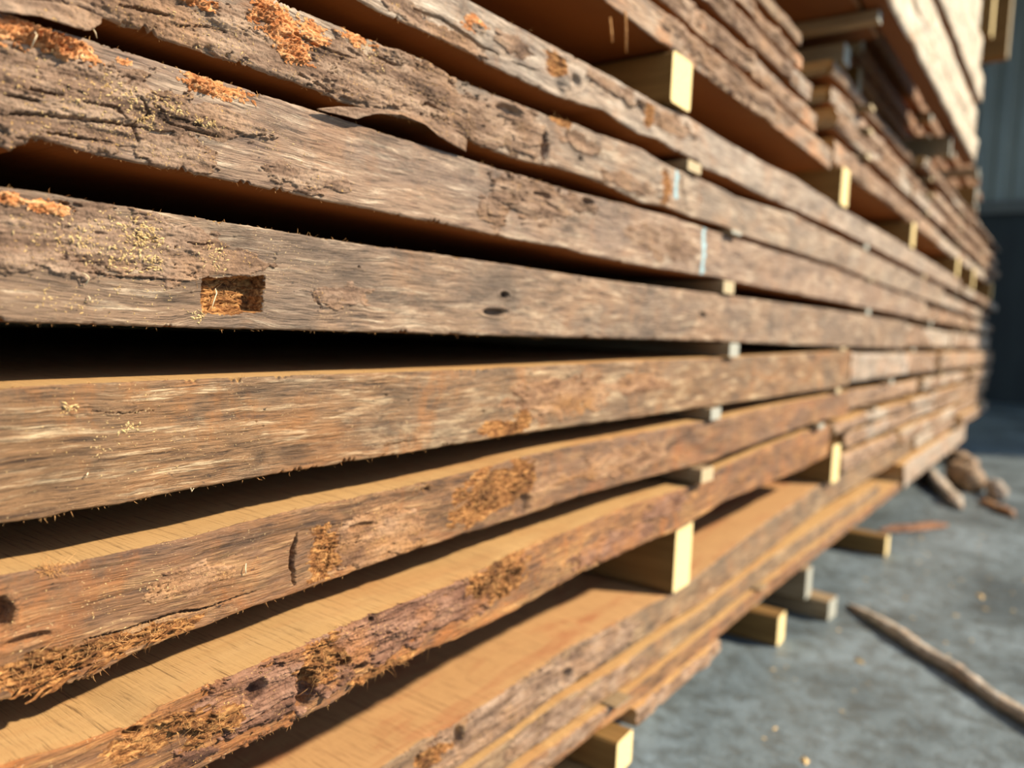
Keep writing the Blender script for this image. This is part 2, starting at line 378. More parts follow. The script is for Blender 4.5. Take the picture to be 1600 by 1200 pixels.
  bot=[(0.121,-0.0066),(0.17,-0.0068),(0.2036,-0.0071),(0.2342,-0.0068),(0.2912,-0.0067),(0.3496,-0.0067),(0.4502,-0.0067),(0.6218,-0.0062),(0.8793,-0.0065),(1.0266,-0.0076),(1.1,-0.008),(1.3,-0.0089),(1.3607,-0.0092),(1.6,-0.0098),(1.9334,-0.0105),(2,-0.0105)],
  feats=[('box',0.2034,0.2383,[(0.0175,-0.0005),(0.0203,0.0008)],11),
   ('pit',0.4396,0.0223,0.0053,0.0027,6),
   ('pit',0.4300,0.0096,0.0148,0.0031,6),
   ('pit',0.3012,0.0300,0.0011,0.0007,2),
   ('bark',0.1256,0.0380,0.0131,0.0034,1.5),
   ('bark',0.1513,0.0290,0.0432,0.0142,1.6),
   ('bark',0.1345,0.0220,0.0231,0.0099,1.3),
   ('bark',0.1931,0.0254,0.0278,0.0115,1.2),
   ('bark',0.2192,0.0249,0.0208,0.0067,1.2),
   ('bark',0.2872,0.0130,0.0206,0.0060,0.9),
   ('dust',0.1243,0.0397,0.0056,0.0024,2.5),
   ('dust',0.1368,0.0392,0.0079,0.0030,1.5),
   ('pit',0.7966,0.0191,0.0123,0.0062,4),
   ('pit',0.5394,0.0406,0.0030,0.0041,2),
   ('crack',[(0.1392,0.042),(0.1451,0.0409),(0.1483,0.0389)],0.8,3),
   ('crack',[(0.2695,0.0153),(0.2714,0.0093),(0.275,0.0054)],0.8,2),
   ('crack',[(0.1464,0.0156),(0.1644,0.0139),(0.1871,0.0143)],0.5,1.5),
   ('crack',[(0.1945,0.0324),(0.1992,0.0318),(0.2089,0.0326)],0.7,2)]),
 'smooth':dict(a=0.33,top=[(0.1209,-0.0328),(0.121,-0.0327),(0.128,-0.0318),(0.1464,-0.0314),(0.17,-0.0312),(0.1846,-0.031),(0.2036,-0.0309),(0.2342,-0.0307),(0.2347,-0.0307),(0.2797,-0.0305),(0.2912,-0.0305),(0.3367,-0.0305),(0.3496,-0.0304),(0.4502,-0.0295),(0.4519,-0.0295),(0.5281,-0.0287),(0.6218,-0.0274),(0.6561,-0.0269),(0.8793,-0.0254),(0.8826,-0.0254),(1.0266,-0.023),(1.0298,-0.023),(1.1,-0.022),(1.2,-0.0206),(1.3,-0.0191),(1.3607,-0.0183),(1.4,-0.0177),(1.4758,-0.0167),(1.6,-0.0167),(1.9334,-0.0167),(2,-0.0167),(2.5,-0.0167)],
  bot=[(0.1206,-0.0848),(0.1371,-0.0852),(0.147,-0.0842),(0.1668,-0.0848),(0.1888,-0.0833),(0.2132,-0.0829),(0.2358,-0.0822),(0.2768,-0.0817),(0.3254,-0.0814),(0.3839,-0.0807),(0.4556,-0.0797),(0.4909,-0.0799),(0.5459,-0.0802),(0.679,-0.0807),(0.8326,-0.0803),(0.882,-0.0808),(1.0421,-0.0811),(1.1,-0.0811),(1.3,-0.0811),(1.4964,-0.0811),(1.6,-0.0811),(2,-0.0811)],
  feats=[('fibre',0.4473,-0.0734,0.0315,0.0061,2.5),
   ('fibre',0.4672,-0.0711,0.0133,0.0078,2.5),
   ('pit',0.3249,-0.0438,0.0011,0.0008,2),
   ('pit',0.3448,-0.0483,0.0011,0.0008,2),
   ('pit',0.2360,-0.0534,0.0006,0.0005,2),
   ('pit',0.2402,-0.0560,0.0006,0.0005,2),
   ('pit',0.4201,-0.0599,0.0022,0.0009,2),
   ('bark',0.5237,-0.0545,0.0681,0.0136,1.3),
   ('bark',0.6587,-0.0488,0.0536,0.0086,1.2),
   ('bark',0.1566,-0.0423,0.0184,0.0027,0.8),
   ('crack',[(0.154,-0.043),(0.1674,-0.0444),(0.1817,-0.0448)],0.5,1.5),
   ('crack',[(0.3096,-0.0743),(0.3471,-0.0741),(0.3835,-0.0746)],0.6,1.5)]),
 'torn':dict(a=0.33,top=[(0.1205,-0.1053),(0.1206,-0.1053),(0.1371,-0.106),(0.144,-0.1063),(0.147,-0.1063),(0.1668,-0.1063),(0.1706,-0.1063),(0.1888,-0.1062),(0.2011,-0.1061),(0.2132,-0.1054),(0.2358,-0.1041),(0.2363,-0.1041),(0.2561,-0.1032),(0.2768,-0.1029),(0.297,-0.1027),(0.3254,-0.1025),(0.3543,-0.1023),(0.3839,-0.1015),(0.3851,-0.1014),(0.4376,-0.1),(0.4556,-0.0982),(0.457,-0.0981),(0.4909,-0.0973),(0.5227,-0.0967),(0.5459,-0.0967),(0.6322,-0.0966),(0.679,-0.0964),(0.7986,-0.096),(0.8326,-0.0968),(0.8706,-0.0976),(0.882,-0.0973),(1.0421,-0.0935),(1.0447,-0.0935),(1.1,-0.0933),(1.2,-0.0929),(1.3,-0.0926),(1.4,-0.0922),(1.4964,-0.0919),(1.4998,-0.0919),(1.6,-0.0919),(2,-0.0919),(2.5,-0.0919)],
  bot=[(0.1202,-0.1559),(0.1395,-0.1583),(0.1543,-0.1584),(0.1753,-0.1539),(0.1858,-0.1534),(0.1936,-0.1527),(0.2091,-0.1521),(0.2373,-0.1496),(0.2602,-0.1495),(0.2767,-0.1484),(0.2976,-0.1476),(0.315,-0.1459),(0.3347,-0.1448),(0.3728,-0.145),(0.4043,-0.1438),(0.4331,-0.1448),(0.4604,-0.144),(0.4988,-0.1432),(0.5516,-0.1412),(0.6702,-0.1426),(0.785,-0.1442),(0.8432,-0.1454),(1.0542,-0.1382),(1.1,-0.1373),(1.295,-0.1333),(1.3,-0.1333),(1.5137,-0.1353),(1.6,-0.1353),(2,-0.1353)],
  feats=[('fibre',0.4350,-0.1174,0.0382,0.0161,2.5),
   ('fibre',0.4703,-0.1128,0.0202,0.0169,3),
   ('fibre',0.4139,-0.1302,0.0287,0.0092,2),
   ('pit',0.4721,-0.1352,0.0119,0.0090,4),
   ('fibre',0.2807,-0.1322,0.0110,0.0155,2.5),
   ('crackv',[(0.2623,-0.1169),(0.26,-0.1255),(0.259,-0.1351),(0.2622,-0.1437)],2.4,7),
   ('crackv',[(0.2855,-0.1251),(0.284,-0.1355),(0.2815,-0.1441)],1.6,5),
   ('pit',0.3064,-0.1202,0.0110,0.0023,2),
   ('bark',0.3222,-0.1302,0.0374,0.0159,1.2),
   ('bark',0.2014,-0.1263,0.0198,0.0063,0.9),
   ('pit',0.1204,-0.1206,0.0049,0.0067,8),
   ('pit',0.1295,-0.1337,0.0093,0.0024,3),
   ('fibre',0.1341,-0.1486,0.0216,0.0091,3),
   ('fibre',0.1624,-0.1474,0.0250,0.0052,2.5),
   ('fibre',0.1888,-0.1476,0.0188,0.0040,2),
   ('fibre',0.1390,-0.1070,0.0054,0.0021,1.5),
   ('crack',[(0.1517,-0.1406),(0.1708,-0.1422),(0.1919,-0.1414),(0.2117,-0.1432),(0.2371,-0.1418)],1.3,4),
   ('crack',[(0.1203,-0.1476),(0.1366,-0.1467),(0.157,-0.1451)],1.3,4),
   ('crack',[(0.1248,-0.1553),(0.1415,-0.1538),(0.1597,-0.1531)],1.2,3),
   ('bark',0.6412,-0.1204,0.0782,0.0123,1.5),
   ('bark',0.5062,-0.1227,0.0279,0.0052,1),
   ('box',0.3532,0.3677,[(-0.1,-0.1083),(-0.102,-0.1105)],2)]),
 'rough':dict(a=0.314,bow=[(0.1147,0.314),(0.2927,0.314),(0.6843,0.331),(2.2075,0.333)],top=[(0.1143,-0.1741),(0.1202,-0.1747),(0.1395,-0.1768),(0.1431,-0.1772),(0.1543,-0.1776),(0.1628,-0.1779),(0.1753,-0.1753),(0.1771,-0.1749),(0.1858,-0.1742),(0.1936,-0.1736),(0.2004,-0.1731),(0.2091,-0.1728),(0.2265,-0.1721),(0.2373,-0.1714),(0.2557,-0.1702),(0.2602,-0.1698),(0.2767,-0.1682),(0.2805,-0.1679),(0.2976,-0.1683),(0.315,-0.1687),(0.3293,-0.1691),(0.3347,-0.1692),(0.3728,-0.1697),(0.3768,-0.1697),(0.403,-0.1695),(0.4043,-0.1694),(0.4331,-0.167),(0.4528,-0.1654),(0.4604,-0.1655),(0.4988,-0.166),(0.5494,-0.1666),(0.5516,-0.1666),(0.64,-0.1641),(0.6702,-0.1646),(0.785,-0.1666),(0.8039,-0.1669),(0.8432,-0.1631),(0.8956,-0.158),(1.0542,-0.1492),(1.0614,-0.149),(1.1,-0.1483),(1.2,-0.1462),(1.295,-0.1443),(1.3,-0.1443),(1.4,-0.1453),(1.4097,-0.1454),(1.5137,-0.1463),(1.6,-0.1463),(2,-0.1463),(2.5,-0.1463)],
  bot=[(0.1774,-0.2103),(0.1967,-0.2116),(0.2273,-0.2109),(0.2548,-0.2107),(0.2788,-0.211),(0.2951,-0.2078),(0.3236,-0.2081),(0.3494,-0.2079),(0.391,-0.2111),(0.4561,-0.2115),(0.5533,-0.2078),(0.645,-0.2081),(0.7558,-0.2112),(0.8103,-0.2094),(0.8927,-0.2023),(1.0741,-0.2027),(1.1,-0.203),(1.2306,-0.2044),(1.3,-0.2023),(1.481,-0.197),(1.6,-0.197),(2,-0.197)],
  feats=[('bark',0.2343,-0.1867,0.0427,0.0168,4),
   ('bark',0.2846,-0.1812,0.0390,0.0185,4),
   ('bark',0.3388,-0.1811,0.0616,0.0164,3.5),
   ('bark',0.3915,-0.1838,0.0512,0.0135,3),
   ('fibre',0.4371,-0.1799,0.0333,0.0173,3),
   ('fibre',0.4095,-0.1774,0.0184,0.0101,2.5),
   ('fibre',0.2667,-0.1826,0.0158,0.0129,3.5),
   ('pit',0.2543,-0.1941,0.0067,0.0127,8),
   ('pit',0.2794,-0.1882,0.0046,0.0037,6),
   ('pit',0.2947,-0.1956,0.0051,0.0027,4),
   ('pit',0.2249,-0.1833,0.0059,0.0053,6),
   ('pit',0.1642,-0.1802,0.0039,0.0023,4),
   ('pit',0.4540,-0.1817,0.0070,0.0049,5),
   ('fibre',0.1742,-0.1867,0.0235,0.0071,2),
   ('fibre',0.2023,-0.1922,0.0168,0.0069,1.5),
   ('bark',0.1865,-0.2039,0.0187,0.0031,2),
   ('bark',0.1742,-0.1779,0.0117,0.0035,2),
   ('crackv',[(0.4448,-0.1722),(0.4413,-0.1809),(0.4348,-0.1934)],1.5,5),
   ('crack',[(0.2025,-0.2033),(0.2197,-0.1976),(0.2422,-0.1947)],1.5,4),
   ('fibre',0.3166,-0.2055,0.0284,0.0040,1),
   ('bark',0.6238,-0.1962,0.0795,0.0099,2),
   ('bark',0.7354,-0.1787,0.0481,0.0097,2)]),
 'low':dict(a=0.35,top=[(0.1774,-0.2982),(0.1967,-0.2982),(0.2273,-0.2982),(0.2548,-0.2982),(0.2788,-0.2982),(0.2951,-0.2982),(0.3103,-0.2982),(0.3236,-0.2979),(0.3494,-0.2975),(0.3542,-0.2974),(0.391,-0.2953),(0.3929,-0.2952),(0.4315,-0.2962),(0.4561,-0.2953),(0.4986,-0.2938),(0.5533,-0.2914),(0.5839,-0.29),(0.645,-0.2922),(0.6589,-0.2927),(0.7465,-0.2947),(0.7558,-0.295),(0.8089,-0.2968),(0.8103,-0.2968),(0.8927,-0.2931),(0.9023,-0.2927),(1.0741,-0.2792),(1.1,-0.2772),(1.145,-0.2737),(1.2,-0.2709),(1.2306,-0.2694),(1.3,-0.2659),(1.4,-0.2608),(1.4693,-0.2574),(1.481,-0.2574),(1.6,-0.2574),(2,-0.2574),(2.5,-0.2574)],
  bot=[(0.4359,-0.3321),(0.5013,-0.3298),(0.5741,-0.3243),(0.6966,-0.3297),(0.7911,-0.3285),(0.9087,-0.3327),(1.1,-0.3242),(1.1552,-0.3218),(1.3,-0.3143),(1.4827,-0.3049),(1.6,-0.3049),(2,-0.3049)],
  feats=[('bark',0.4659,-0.3116,0.0762,0.0215,3.5),
   ('bark',0.5373,-0.3119,0.0608,0.0176,3.5),
   ('bark',0.6356,-0.3098,0.0766,0.0158,3),
   ('pit',0.4284,-0.3063,0.0068,0.0102,6),
   ('pit',0.5784,-0.3121,0.0111,0.0074,5),
   ('fibre',0.3989,-0.3082,0.0208,0.0068,2.5),
   ('fibre',0.4338,-0.2976,0.0076,0.0061,2),
   ('crack',[(0.4505,-0.3207),(0.4915,-0.3165),(0.5477,-0.3186)],1,3)]),
 'thin':dict(a=0.345,top=[(0.43,-0.3369),(0.4359,-0.3369),(0.4947,-0.3348),(0.5013,-0.3346),(0.5741,-0.332),(0.5798,-0.3319),(0.688,-0.3376),(0.6966,-0.3375),(0.7911,-0.3369),(0.8035,-0.3368),(0.9087,-0.3375),(0.9607,-0.3352),(1.1,-0.3309),(1.1415,-0.3304),(1.1552,-0.3304),(1.2,-0.3304),(1.3,-0.3304),(1.4,-0.3304),(1.4827,-0.3304),(1.6,-0.3304),(2,-0.3304),(2.5,-0.3304)],
  bot=[(0.4626,-0.358),(0.4965,-0.3576),(0.5822,-0.3582),(0.6909,-0.3622),(0.8071,-0.3628),(0.9654,-0.3596),(1.1,-0.3571),(1.1469,-0.3562),(1.3,-0.3562),(1.6,-0.3562),(2,-0.3562)],
  feats=[('bark',0.5526,-0.3449,0.0637,0.0097,2.5),
   ('bark',0.6687,-0.3455,0.0552,0.0083,2)]),
 'pale':dict(a=0.34,top=[(0.4403,-0.3628),(0.4626,-0.3628),(0.4965,-0.3624),(0.4978,-0.3624),(0.5744,-0.3629),(0.5822,-0.363),(0.6818,-0.3666),(0.6909,-0.367),(0.7965,-0.3675),(0.8071,-0.3676),(0.953,-0.3647),(0.9654,-0.3644),(1.1,-0.3619),(1.1314,-0.3613),(1.1469,-0.361),(1.2,-0.361),(1.3,-0.361),(1.4,-0.361),(1.6,-0.361),(2,-0.361),(2.5,-0.361)],
  bot=[(0.4911,-0.3825),(0.5378,-0.3827),(0.604,-0.3838),(0.6833,-0.3867),(0.7984,-0.3875),(0.9561,-0.3846),(1.1,-0.3819),(1.1369,-0.3819),(1.3,-0.3819),(1.6,-0.3819),(2,-0.3819)],
  feats=[('bark',0.5897,-0.3704,0.0703,0.0063,2)]),
}
HANG=[[(0.5892,0.2653),(0.5885,0.2514),(0.5871,0.2342)],[(0.5641,0.2516),(0.5639,0.2434),(0.5627,0.2349)]]
PEEL_TOP=[(0.2654,0.1081),(0.2794,0.1126),(0.3045,0.1179),(0.3377,0.1224),(0.3662,0.1238),(0.3864,0.1184)]
PEEL_BOT=[(0.2688,0.1077),(0.2907,0.1086),(0.3046,0.1147),(0.323,0.1185),(0.3434,0.1177),(0.355,0.1139),(0.373,0.1119),(0.3856,0.1109)]
TONGUE_TOP=[(0.1135,0.1117),(0.1217,0.112),(0.1347,0.1154),(0.1463,0.1176),(0.1566,0.1169)]
TONGUE_BOT=[(0.1134,0.1059),(0.1216,0.1065),(0.1336,0.1089),(0.1439,0.1087),(0.1512,0.1096),(0.1561,0.1142)]

FIELD = {}

def columns(a, y0, y1, step, cap=.02):
    ys = [y0]
    while ys[-1] < y1:
        y = ys[-1]
        if y < .08:
            dy = min(.012, max(.0006, (.085 - y) * .12))
        else:
            dy = step * (a * .59 + y * .806) ** 2 / (1200 * a)
        ys.append(y + min(dy, cap))
    ys[-1] = y1
    return np.array(ys)

def label_grid(on):
    """number the 8-connected regions of a boolean grid"""
    lab = np.zeros(on.shape, np.int64)
    lab[on] = np.arange(1, int(on.sum()) + 1)
    for _ in range(4000):
        p = np.pad(lab, 1)
        new = np.max([p[i:i + lab.shape[0], j:j + lab.shape[1]] for i in range(3) for j in range(3)], axis=0)
        new[~on] = 0
        if (new == lab).all(): break
        lab = new
        # jump along rows and columns to converge quickly
        for ax in (0, 1):
            for fl in (1, -1):
                L = lab if ax == 0 else lab.T
                O = on if ax == 0 else on.T
                L = L[::fl]; O = O[::fl]
                for r_ in range(1, L.shape[0]):
                    L[r_] = np.where(O[r_] & O[r_ - 1], np.maximum(L[r_], L[r_ - 1]), L[r_])
    return lab

def make_slab(key, a, top, bot, feats, y0, y1, label, step=1.6, nv=100, width=.92, rough=1.0, wood=None, bark='bark_grey', sawn='sawn',
              seed=0, group='live edged slabs in the near pack', jag=1.0, fringe=0, cap=.02, tag_it=True, cat='timber slab', far=False, bow=None):
    Y = columns(a, y0, y1, step, cap)
    aY = np.interp(Y, [q[0] for q in bow], [q[1] for q in bow]) if bow else np.full(len(Y), a)
    ny = len(Y)
    T = lambda p: (np.array([q[0] for q in p]), np.array([q[1] for q in p]))
    zt0, zb0 = np.interp(Y, *T(top)), np.interp(Y, *T(bot))
    jg = lambda s: jag * (.0005 * fbm(Y * 160, Y * 0 + s, seed + s, 4, .6) - .0018 * sstep(.25, .5, noise(Y * 55, Y * 0 + 3.3, seed + s + 5)) * np.abs(noise(Y * 260, Y * 0, seed + s + 9)) * 2)
    jt, jb = jg(1), -jg(2)
    zt, zb = zt0 + jt, zb0 + jb
    V = np.linspace(0, 1, nv)[None, :]
    Yg = np.repeat(Y[:, None], nv, 1)
    th = (zt - zb)[:, None]
    Zg = zb[:, None] + th * V
    # --- relief
    H = .0022 * rough * fbm(Yg * 7, Zg * 26, seed + 31, 3) + .0007 * rough * fbm(Yg * 34, Zg * 420, seed + 41, 4, .6)
    cls = np.zeros_like(H)
    best = np.full_like(H, .02)
    wn = fbm(Yg * 62, Zg * 150, seed + 51, 5, .62)
    wb = fbm(Yg * 26, Zg * 95, seed + 61, 4, .6)
    plates = fbm(Yg * 17 + wb * .6, Zg * 95, seed + 71, 4, .5)
    terr = np.round(plates * 6 + .25 * wn) / 6
    fiss = np.abs(fbm(Yg * 11, Zg * 95 + wb * 1.5, seed + 81, 4, .5))
    fib = fbm(Yg * 190, Zg * 520, seed + 91, 4, .7) + .6 * np.abs(fbm(Yg * 90 + Zg * 140, Zg * 260 - Yg * 60, seed + 95, 3))
    lump = fbm(Yg * 520, Zg * 560, seed + 97, 4, .72)
    for f in feats:
        k = f[0]
        if k in ('bark', 'fibre', 'dust'):
            _, yc, zc, ry, rz, h = f
            q = np.sqrt(((Yg - yc) / ry) ** 2 + ((Zg - zc) / rz) ** 2)
            h *= .001
            if k == 'bark':
                m = 1.05 - q + 1.15 * wn
                s = sstep(0, .07, m)
                H += s * np.where(cls == 1, .25, 1) * (h * (.55 + .9 * np.clip(terr, -.45, .8)) - .0018 * (1 - sstep(.0, .028, fiss)) * sstep(-.15, .2, wb) + .00045 * lump + .0005 * fib * .5)
                cls[(m > .03) & (cls == 0)] = 1
            elif k == 'fibre':
                m = 1 - q + .9 * wn + .25 * lump
                s = sstep(0, .3, m)
                H += s * h * (.9 * fib - .25)
                cls[m > .08] = 2
            else:
                m = 1 - q + 1.3 * wn + .9 * lump
                s = sstep(0, .8, m)
                H += s * h * (.30 + .8 * lump)
                cls[m > .12] = 3
        elif k == 'paint':
            _, yc, zc, ry, rz, h = f
            m = 1 - np.maximum(np.abs((Yg - yc) / ry), np.abs((Zg - zc) / rz)) + .5 * wn
            H += sstep(0, .2, m) * h * .001
            cls[m > .05] = 4
        elif k == 'pit':
            _, yc, zc, ry, rz, h = f
            q = np.sqrt(((Yg - yc) / ry) ** 2 + ((Zg - zc) / rz) ** 2) + .35 * wn
            H -= .001 * h * (1 - sstep(.55, 1.05, q))
            H += .0009 * np.exp(-((q - 1.25) / .25) ** 2) * min(1, h / 5)
        elif k == 'ridge':
            _, yc, zc, ry, rz, h = f
            q = np.sqrt(((Yg - yc) / ry) ** 2 + ((Zg - zc) / rz) ** 2) + .5 * wn
            H += .001 * h * (1 - sstep(.3, 1.0, q))
        elif k == 'box':
            _, ya, yb, zz, h = f
            (zt1, zb1), (zt2, zb2) = zz
            fy = (Yg - ya) / (yb - ya)
            zu, zl = zt1 + (zt2 - zt1) * fy, zb1 + (zb2 - zb1) * fy
            d = np.minimum(np.minimum(Yg - ya, yb - Yg), np.minimum(zu - Zg, Zg - zl)) + .0030 * wn + .0007 * lump
            s = sstep(0, .0022, d)
            dep = h * (.45 + .55 * np.clip(fy * 1.15, 0, 1))
            H += s * (-.001 * dep + .0028 * fib + .0022 * fbm(Yg * 30 + Zg * 60, Zg * 300 - Yg * 90, seed + 3, 3))
            cls[d > .0006] = 2
        else:
            _, pts, w, dep = f
            d = np.full_like(H, 1e3)
            amp = .0010 if k == 'crack' else .0016
            yy, zz = Yg + amp * 1.2 * wn, Zg + amp * lump + amp * 1.5 * wn
            along = np.zeros_like(H)
            for i, ((ya, za), (yb, zb_)) in enumerate(zip(pts[:-1], pts[1:])):
                L2 = (yb - ya) ** 2 + (zb_ - za) ** 2 + 1e-12
                t = np.clip(((yy - ya) * (yb - ya) + (zz - za) * (zb_ - za)) / L2, 0, 1)
                dd = np.hypot(yy - ya - t * (yb - ya), zz - za - t * (zb_ - za))
                along = np.where(dd < d, (i + t) / (len(pts) - 1), along)
                d = np.minimum(d, dd)
            hw = w * .0006 * (.35 + 1.1 * np.sin(np.clip(along, .02, .98) * math.pi))
            H -= .001 * dep * (1 - sstep(.3, 1, d / hw))
    # rounded, chipped arrises
    r = .0018 * (1 + .8 * fbm(Y * 30, Y * 0 + 7, seed + 13, 3))[:, None] * (1 if not far else 3)
    for e in (Zg - zb[:, None], zt[:, None] - Zg):
        k = np.clip(1 - e / r, 0, 1)
        H -= r * .8 * (1 - np.sqrt(np.clip(1 - k * k, 0, 1)))
    Xg = -aY[:, None] + H
    FIELD[key] = (Y, zt, zb, H, aY)
    # --- mesh: front grid, top strip, bottom strip, back, caps
    org = np.array((-a, (y0 + y1) / 2, float(np.mean(zb0))))
    G = np.stack([Xg, Yg, Zg], -1)
    back = np.array([.0006, .0018, .004, .008, .014, .022, .034, .05, .075, .11, .17, .27, .999])
    back[-1] = width
    back[:-1] = np.minimum(back[:-1], width * np.linspace(.02, .9, 12))
    nb = len(back)
    def strip(edge_x, zedge, zin, s):
        fade = np.clip(1 - back / .006, 0, 1)[None, :]
        x = np.minimum(edge_x[:, None] * (1 - sstep(0, .004, back)[None, :]) + (-aY)[:, None] * sstep(0, .004, back)[None, :], 0) - back[None, :]
        z = zin[:, None] * (1 - fade) + zedge[:, None] * fade
        return np.stack([x, np.repeat(Y[:, None], nb, 1), z], -1)
    Tp = strip(Xg[:, -1], zt, zt0, 1)
    Bt = strip(Xg[:, 0], zb, zb0, -1)
    verts = np.concatenate([G.reshape(-1, 3), Tp.reshape(-1, 3), Bt.reshape(-1, 3)])
    oT, oB = ny * nv, ny * nv + ny * nb
    idx = np.arange(ny * nv).reshape(ny, nv)
    it = np.concatenate([idx[:, -1:], oT + np.arange(ny * nb).reshape(ny, nb)], 1)
    ib = np.concatenate([idx[:, :1], oB + np.arange(ny * nb).reshape(ny, nb)], 1)
    quad = lambda g: np.stack([g[:-1, :-1], g[1:, :-1], g[1:, 1:], g[:-1, 1:]], -1).reshape(-1, 4)
    ff = quad(idx)
    ft = quad(it)
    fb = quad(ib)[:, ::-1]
    bk = np.stack([it[:-1, -1], it[1:, -1], ib[1:, -1], ib[:-1, -1]], -1)
    fcls = cls.reshape(-1)[ff].max(1)
    pieces = []
    gi, gj = np.divmod(np.arange(len(ff)), nv - 1)
    for c, nm, mt in ((1, 'bark', M[bark]), (2, 'torn_fibre', M['fibre']), (4, 'paint_mark', M['paint'])):
        on = (fcls == c).reshape(ny - 1, nv - 1)
        lab = label_grid(on)
        ids, cnt = np.unique(lab[lab > 0], return_counts=True)
        area = np.repeat((Y[1:] - Y[:-1])[:, None], nv - 1, 1)
        for i, k_ in zip(ids, cnt):
            sel = (lab == i)
            if k_ < 60 or area[sel].sum() / (nv - 1) < (.0035 if c != 4 else .0001):
                fcls[sel.ravel()] = 0
            else:
                pieces.append((nm, mt, ff[sel.ravel()]))
    # end caps as strips of quads between the front column and a line behind it
    capf = []
    extra = []
    base = len(verts)
    for j, c in ((0, 0), (1, ny - 1)):
        ring = np.concatenate([ib[c, ::-1], idx[c, 1:-1], it[c]])
        capf.append([int(v) for v in (ring if j else ring[::-1])])
    body = ff[fcls == 0]
    used_f = np.concatenate([body, ft, fb, bk])
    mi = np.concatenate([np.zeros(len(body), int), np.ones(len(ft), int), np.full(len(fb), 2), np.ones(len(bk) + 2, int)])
    flat = [tuple(q) for q in used_f.tolist()] + [tuple(c) for c in capf]
    # compact
    mask = np.zeros(len(verts), bool)
    for q in (used_f.ravel(),): mask[q] = True
    for c in capf: mask[c] = True
    remap = np.cumsum(mask) - 1
    loc = org
    flat = [tuple(int(remap[v]) for v in q) for q in flat]
    wm = wood or M.get(key) or M['low']
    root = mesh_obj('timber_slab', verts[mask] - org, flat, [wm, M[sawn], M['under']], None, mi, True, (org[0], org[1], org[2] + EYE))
    if tag_it:
        tag(root, label, cat, group)
    made = [root]
    for nm, mt, sel in pieces:
        u, inv = np.unique(sel.ravel(), return_inverse=True)
        mesh_obj(nm, verts[u] - org, inv.reshape(-1, 4), mt, root)
    sel = ff[fcls == 3]
    dust = None
    if len(sel) > 12:
        u, inv = np.unique(sel.ravel(), return_inverse=True)
        # a closed clump: its outside, and a bottom sunk just under the wood
        top_v = verts[u] + np.array((.0002, 0, 0))
        dust = mesh_obj('sawdust_clump', top_v - org, inv.reshape(-1, 4), M['dust'], None, None, True, (org[0], org[1], org[2] + EYE))
    return root, dust

def surf(key, y, z):
    Y, zt, zb, H, a = FIELD[key]
    i = min(max(int(np.searchsorted(Y, y)), 0), len(Y) - 1)
    v = (z - zb[i]) / (zt[i] - zb[i])
    j = int(round(min(max(v, 0), 1) * (H.shape[1] - 1)))
    return -a[i] + H[i, j]

SPEC = [
 ('upper', 'long pale slab directly under the gap with the upper row of yellow bearers', 3.0, dict(nv=80, seed=100)),
 ('mossy', 'bark-covered slab with orange sawdust and a peeling bark strip on its lower edge', 2.62, dict(nv=90, seed=200)),
 ('long', 'slab with fissured grey bark at its near end, under the slab with peeling bark', 2.3, dict(nv=110, seed=300)),
 ('notch', 'weathered slab with a square axe-cut notch and two knot holes in its edge', 2.05, dict(nv=120, seed=400)),
 ('smooth', 'smooth wavy-grained slab with worm holes, just under the black gap at eye level', 1.50, dict(nv=120, seed=500, bark='bark_brown')),
 ('torn', 'brown slab with a torn splintered lower edge and hairy fibre patch', 1.52, dict(nv=120, seed=600, bark='bark_brown')),
 ('rough', 'slab with very rough dark ruddy bark and wide sunlit sawn top', 1.40, dict(nv=110, seed=700, bark='bark_dark', rough=1.3)),
 ('low', 'slab with grey bark under the lower row of yellow bearers, red stains on its top', 2.4, dict(nv=80, seed=800, sawn='sawn_red')),
 ('thin', 'thin brown slab touching the red-stained slab from below', 1.95, dict(nv=50, seed=900, step=2.5, wood=M['low'], bark='bark_grey')),
 ('pale', 'lowest thin slab of the near pack, resting on the low protruding bearer', 2.2, dict(nv=50, seed=1000, step=2.5, wood=M['torn'])),
]
DUSTS = {'upper': 'little orange sawdust lodged in the crevice of the pale slab under the bearers',
         'mossy': 'orange sawdust caked in patches on the slab with peeling bark',
         'long': 'big orange sawdust clumps along the top edge of the slab with fissured bark',
         'notch': 'small orange sawdust smear at the near upper corner of the notched slab'}
SLAB = {}
for key, label, y1, kw in SPEC:
    d = NEAR[key]
    root, dust = make_slab(key, d['a'], d['top'], d['bot'], d['feats'], -.5, y1, label, bow=d.get('bow'), **kw)
    SLAB[key] = root
    if dust:
        tag(dust, DUSTS[key], 'sawdust', None, 'stuff')

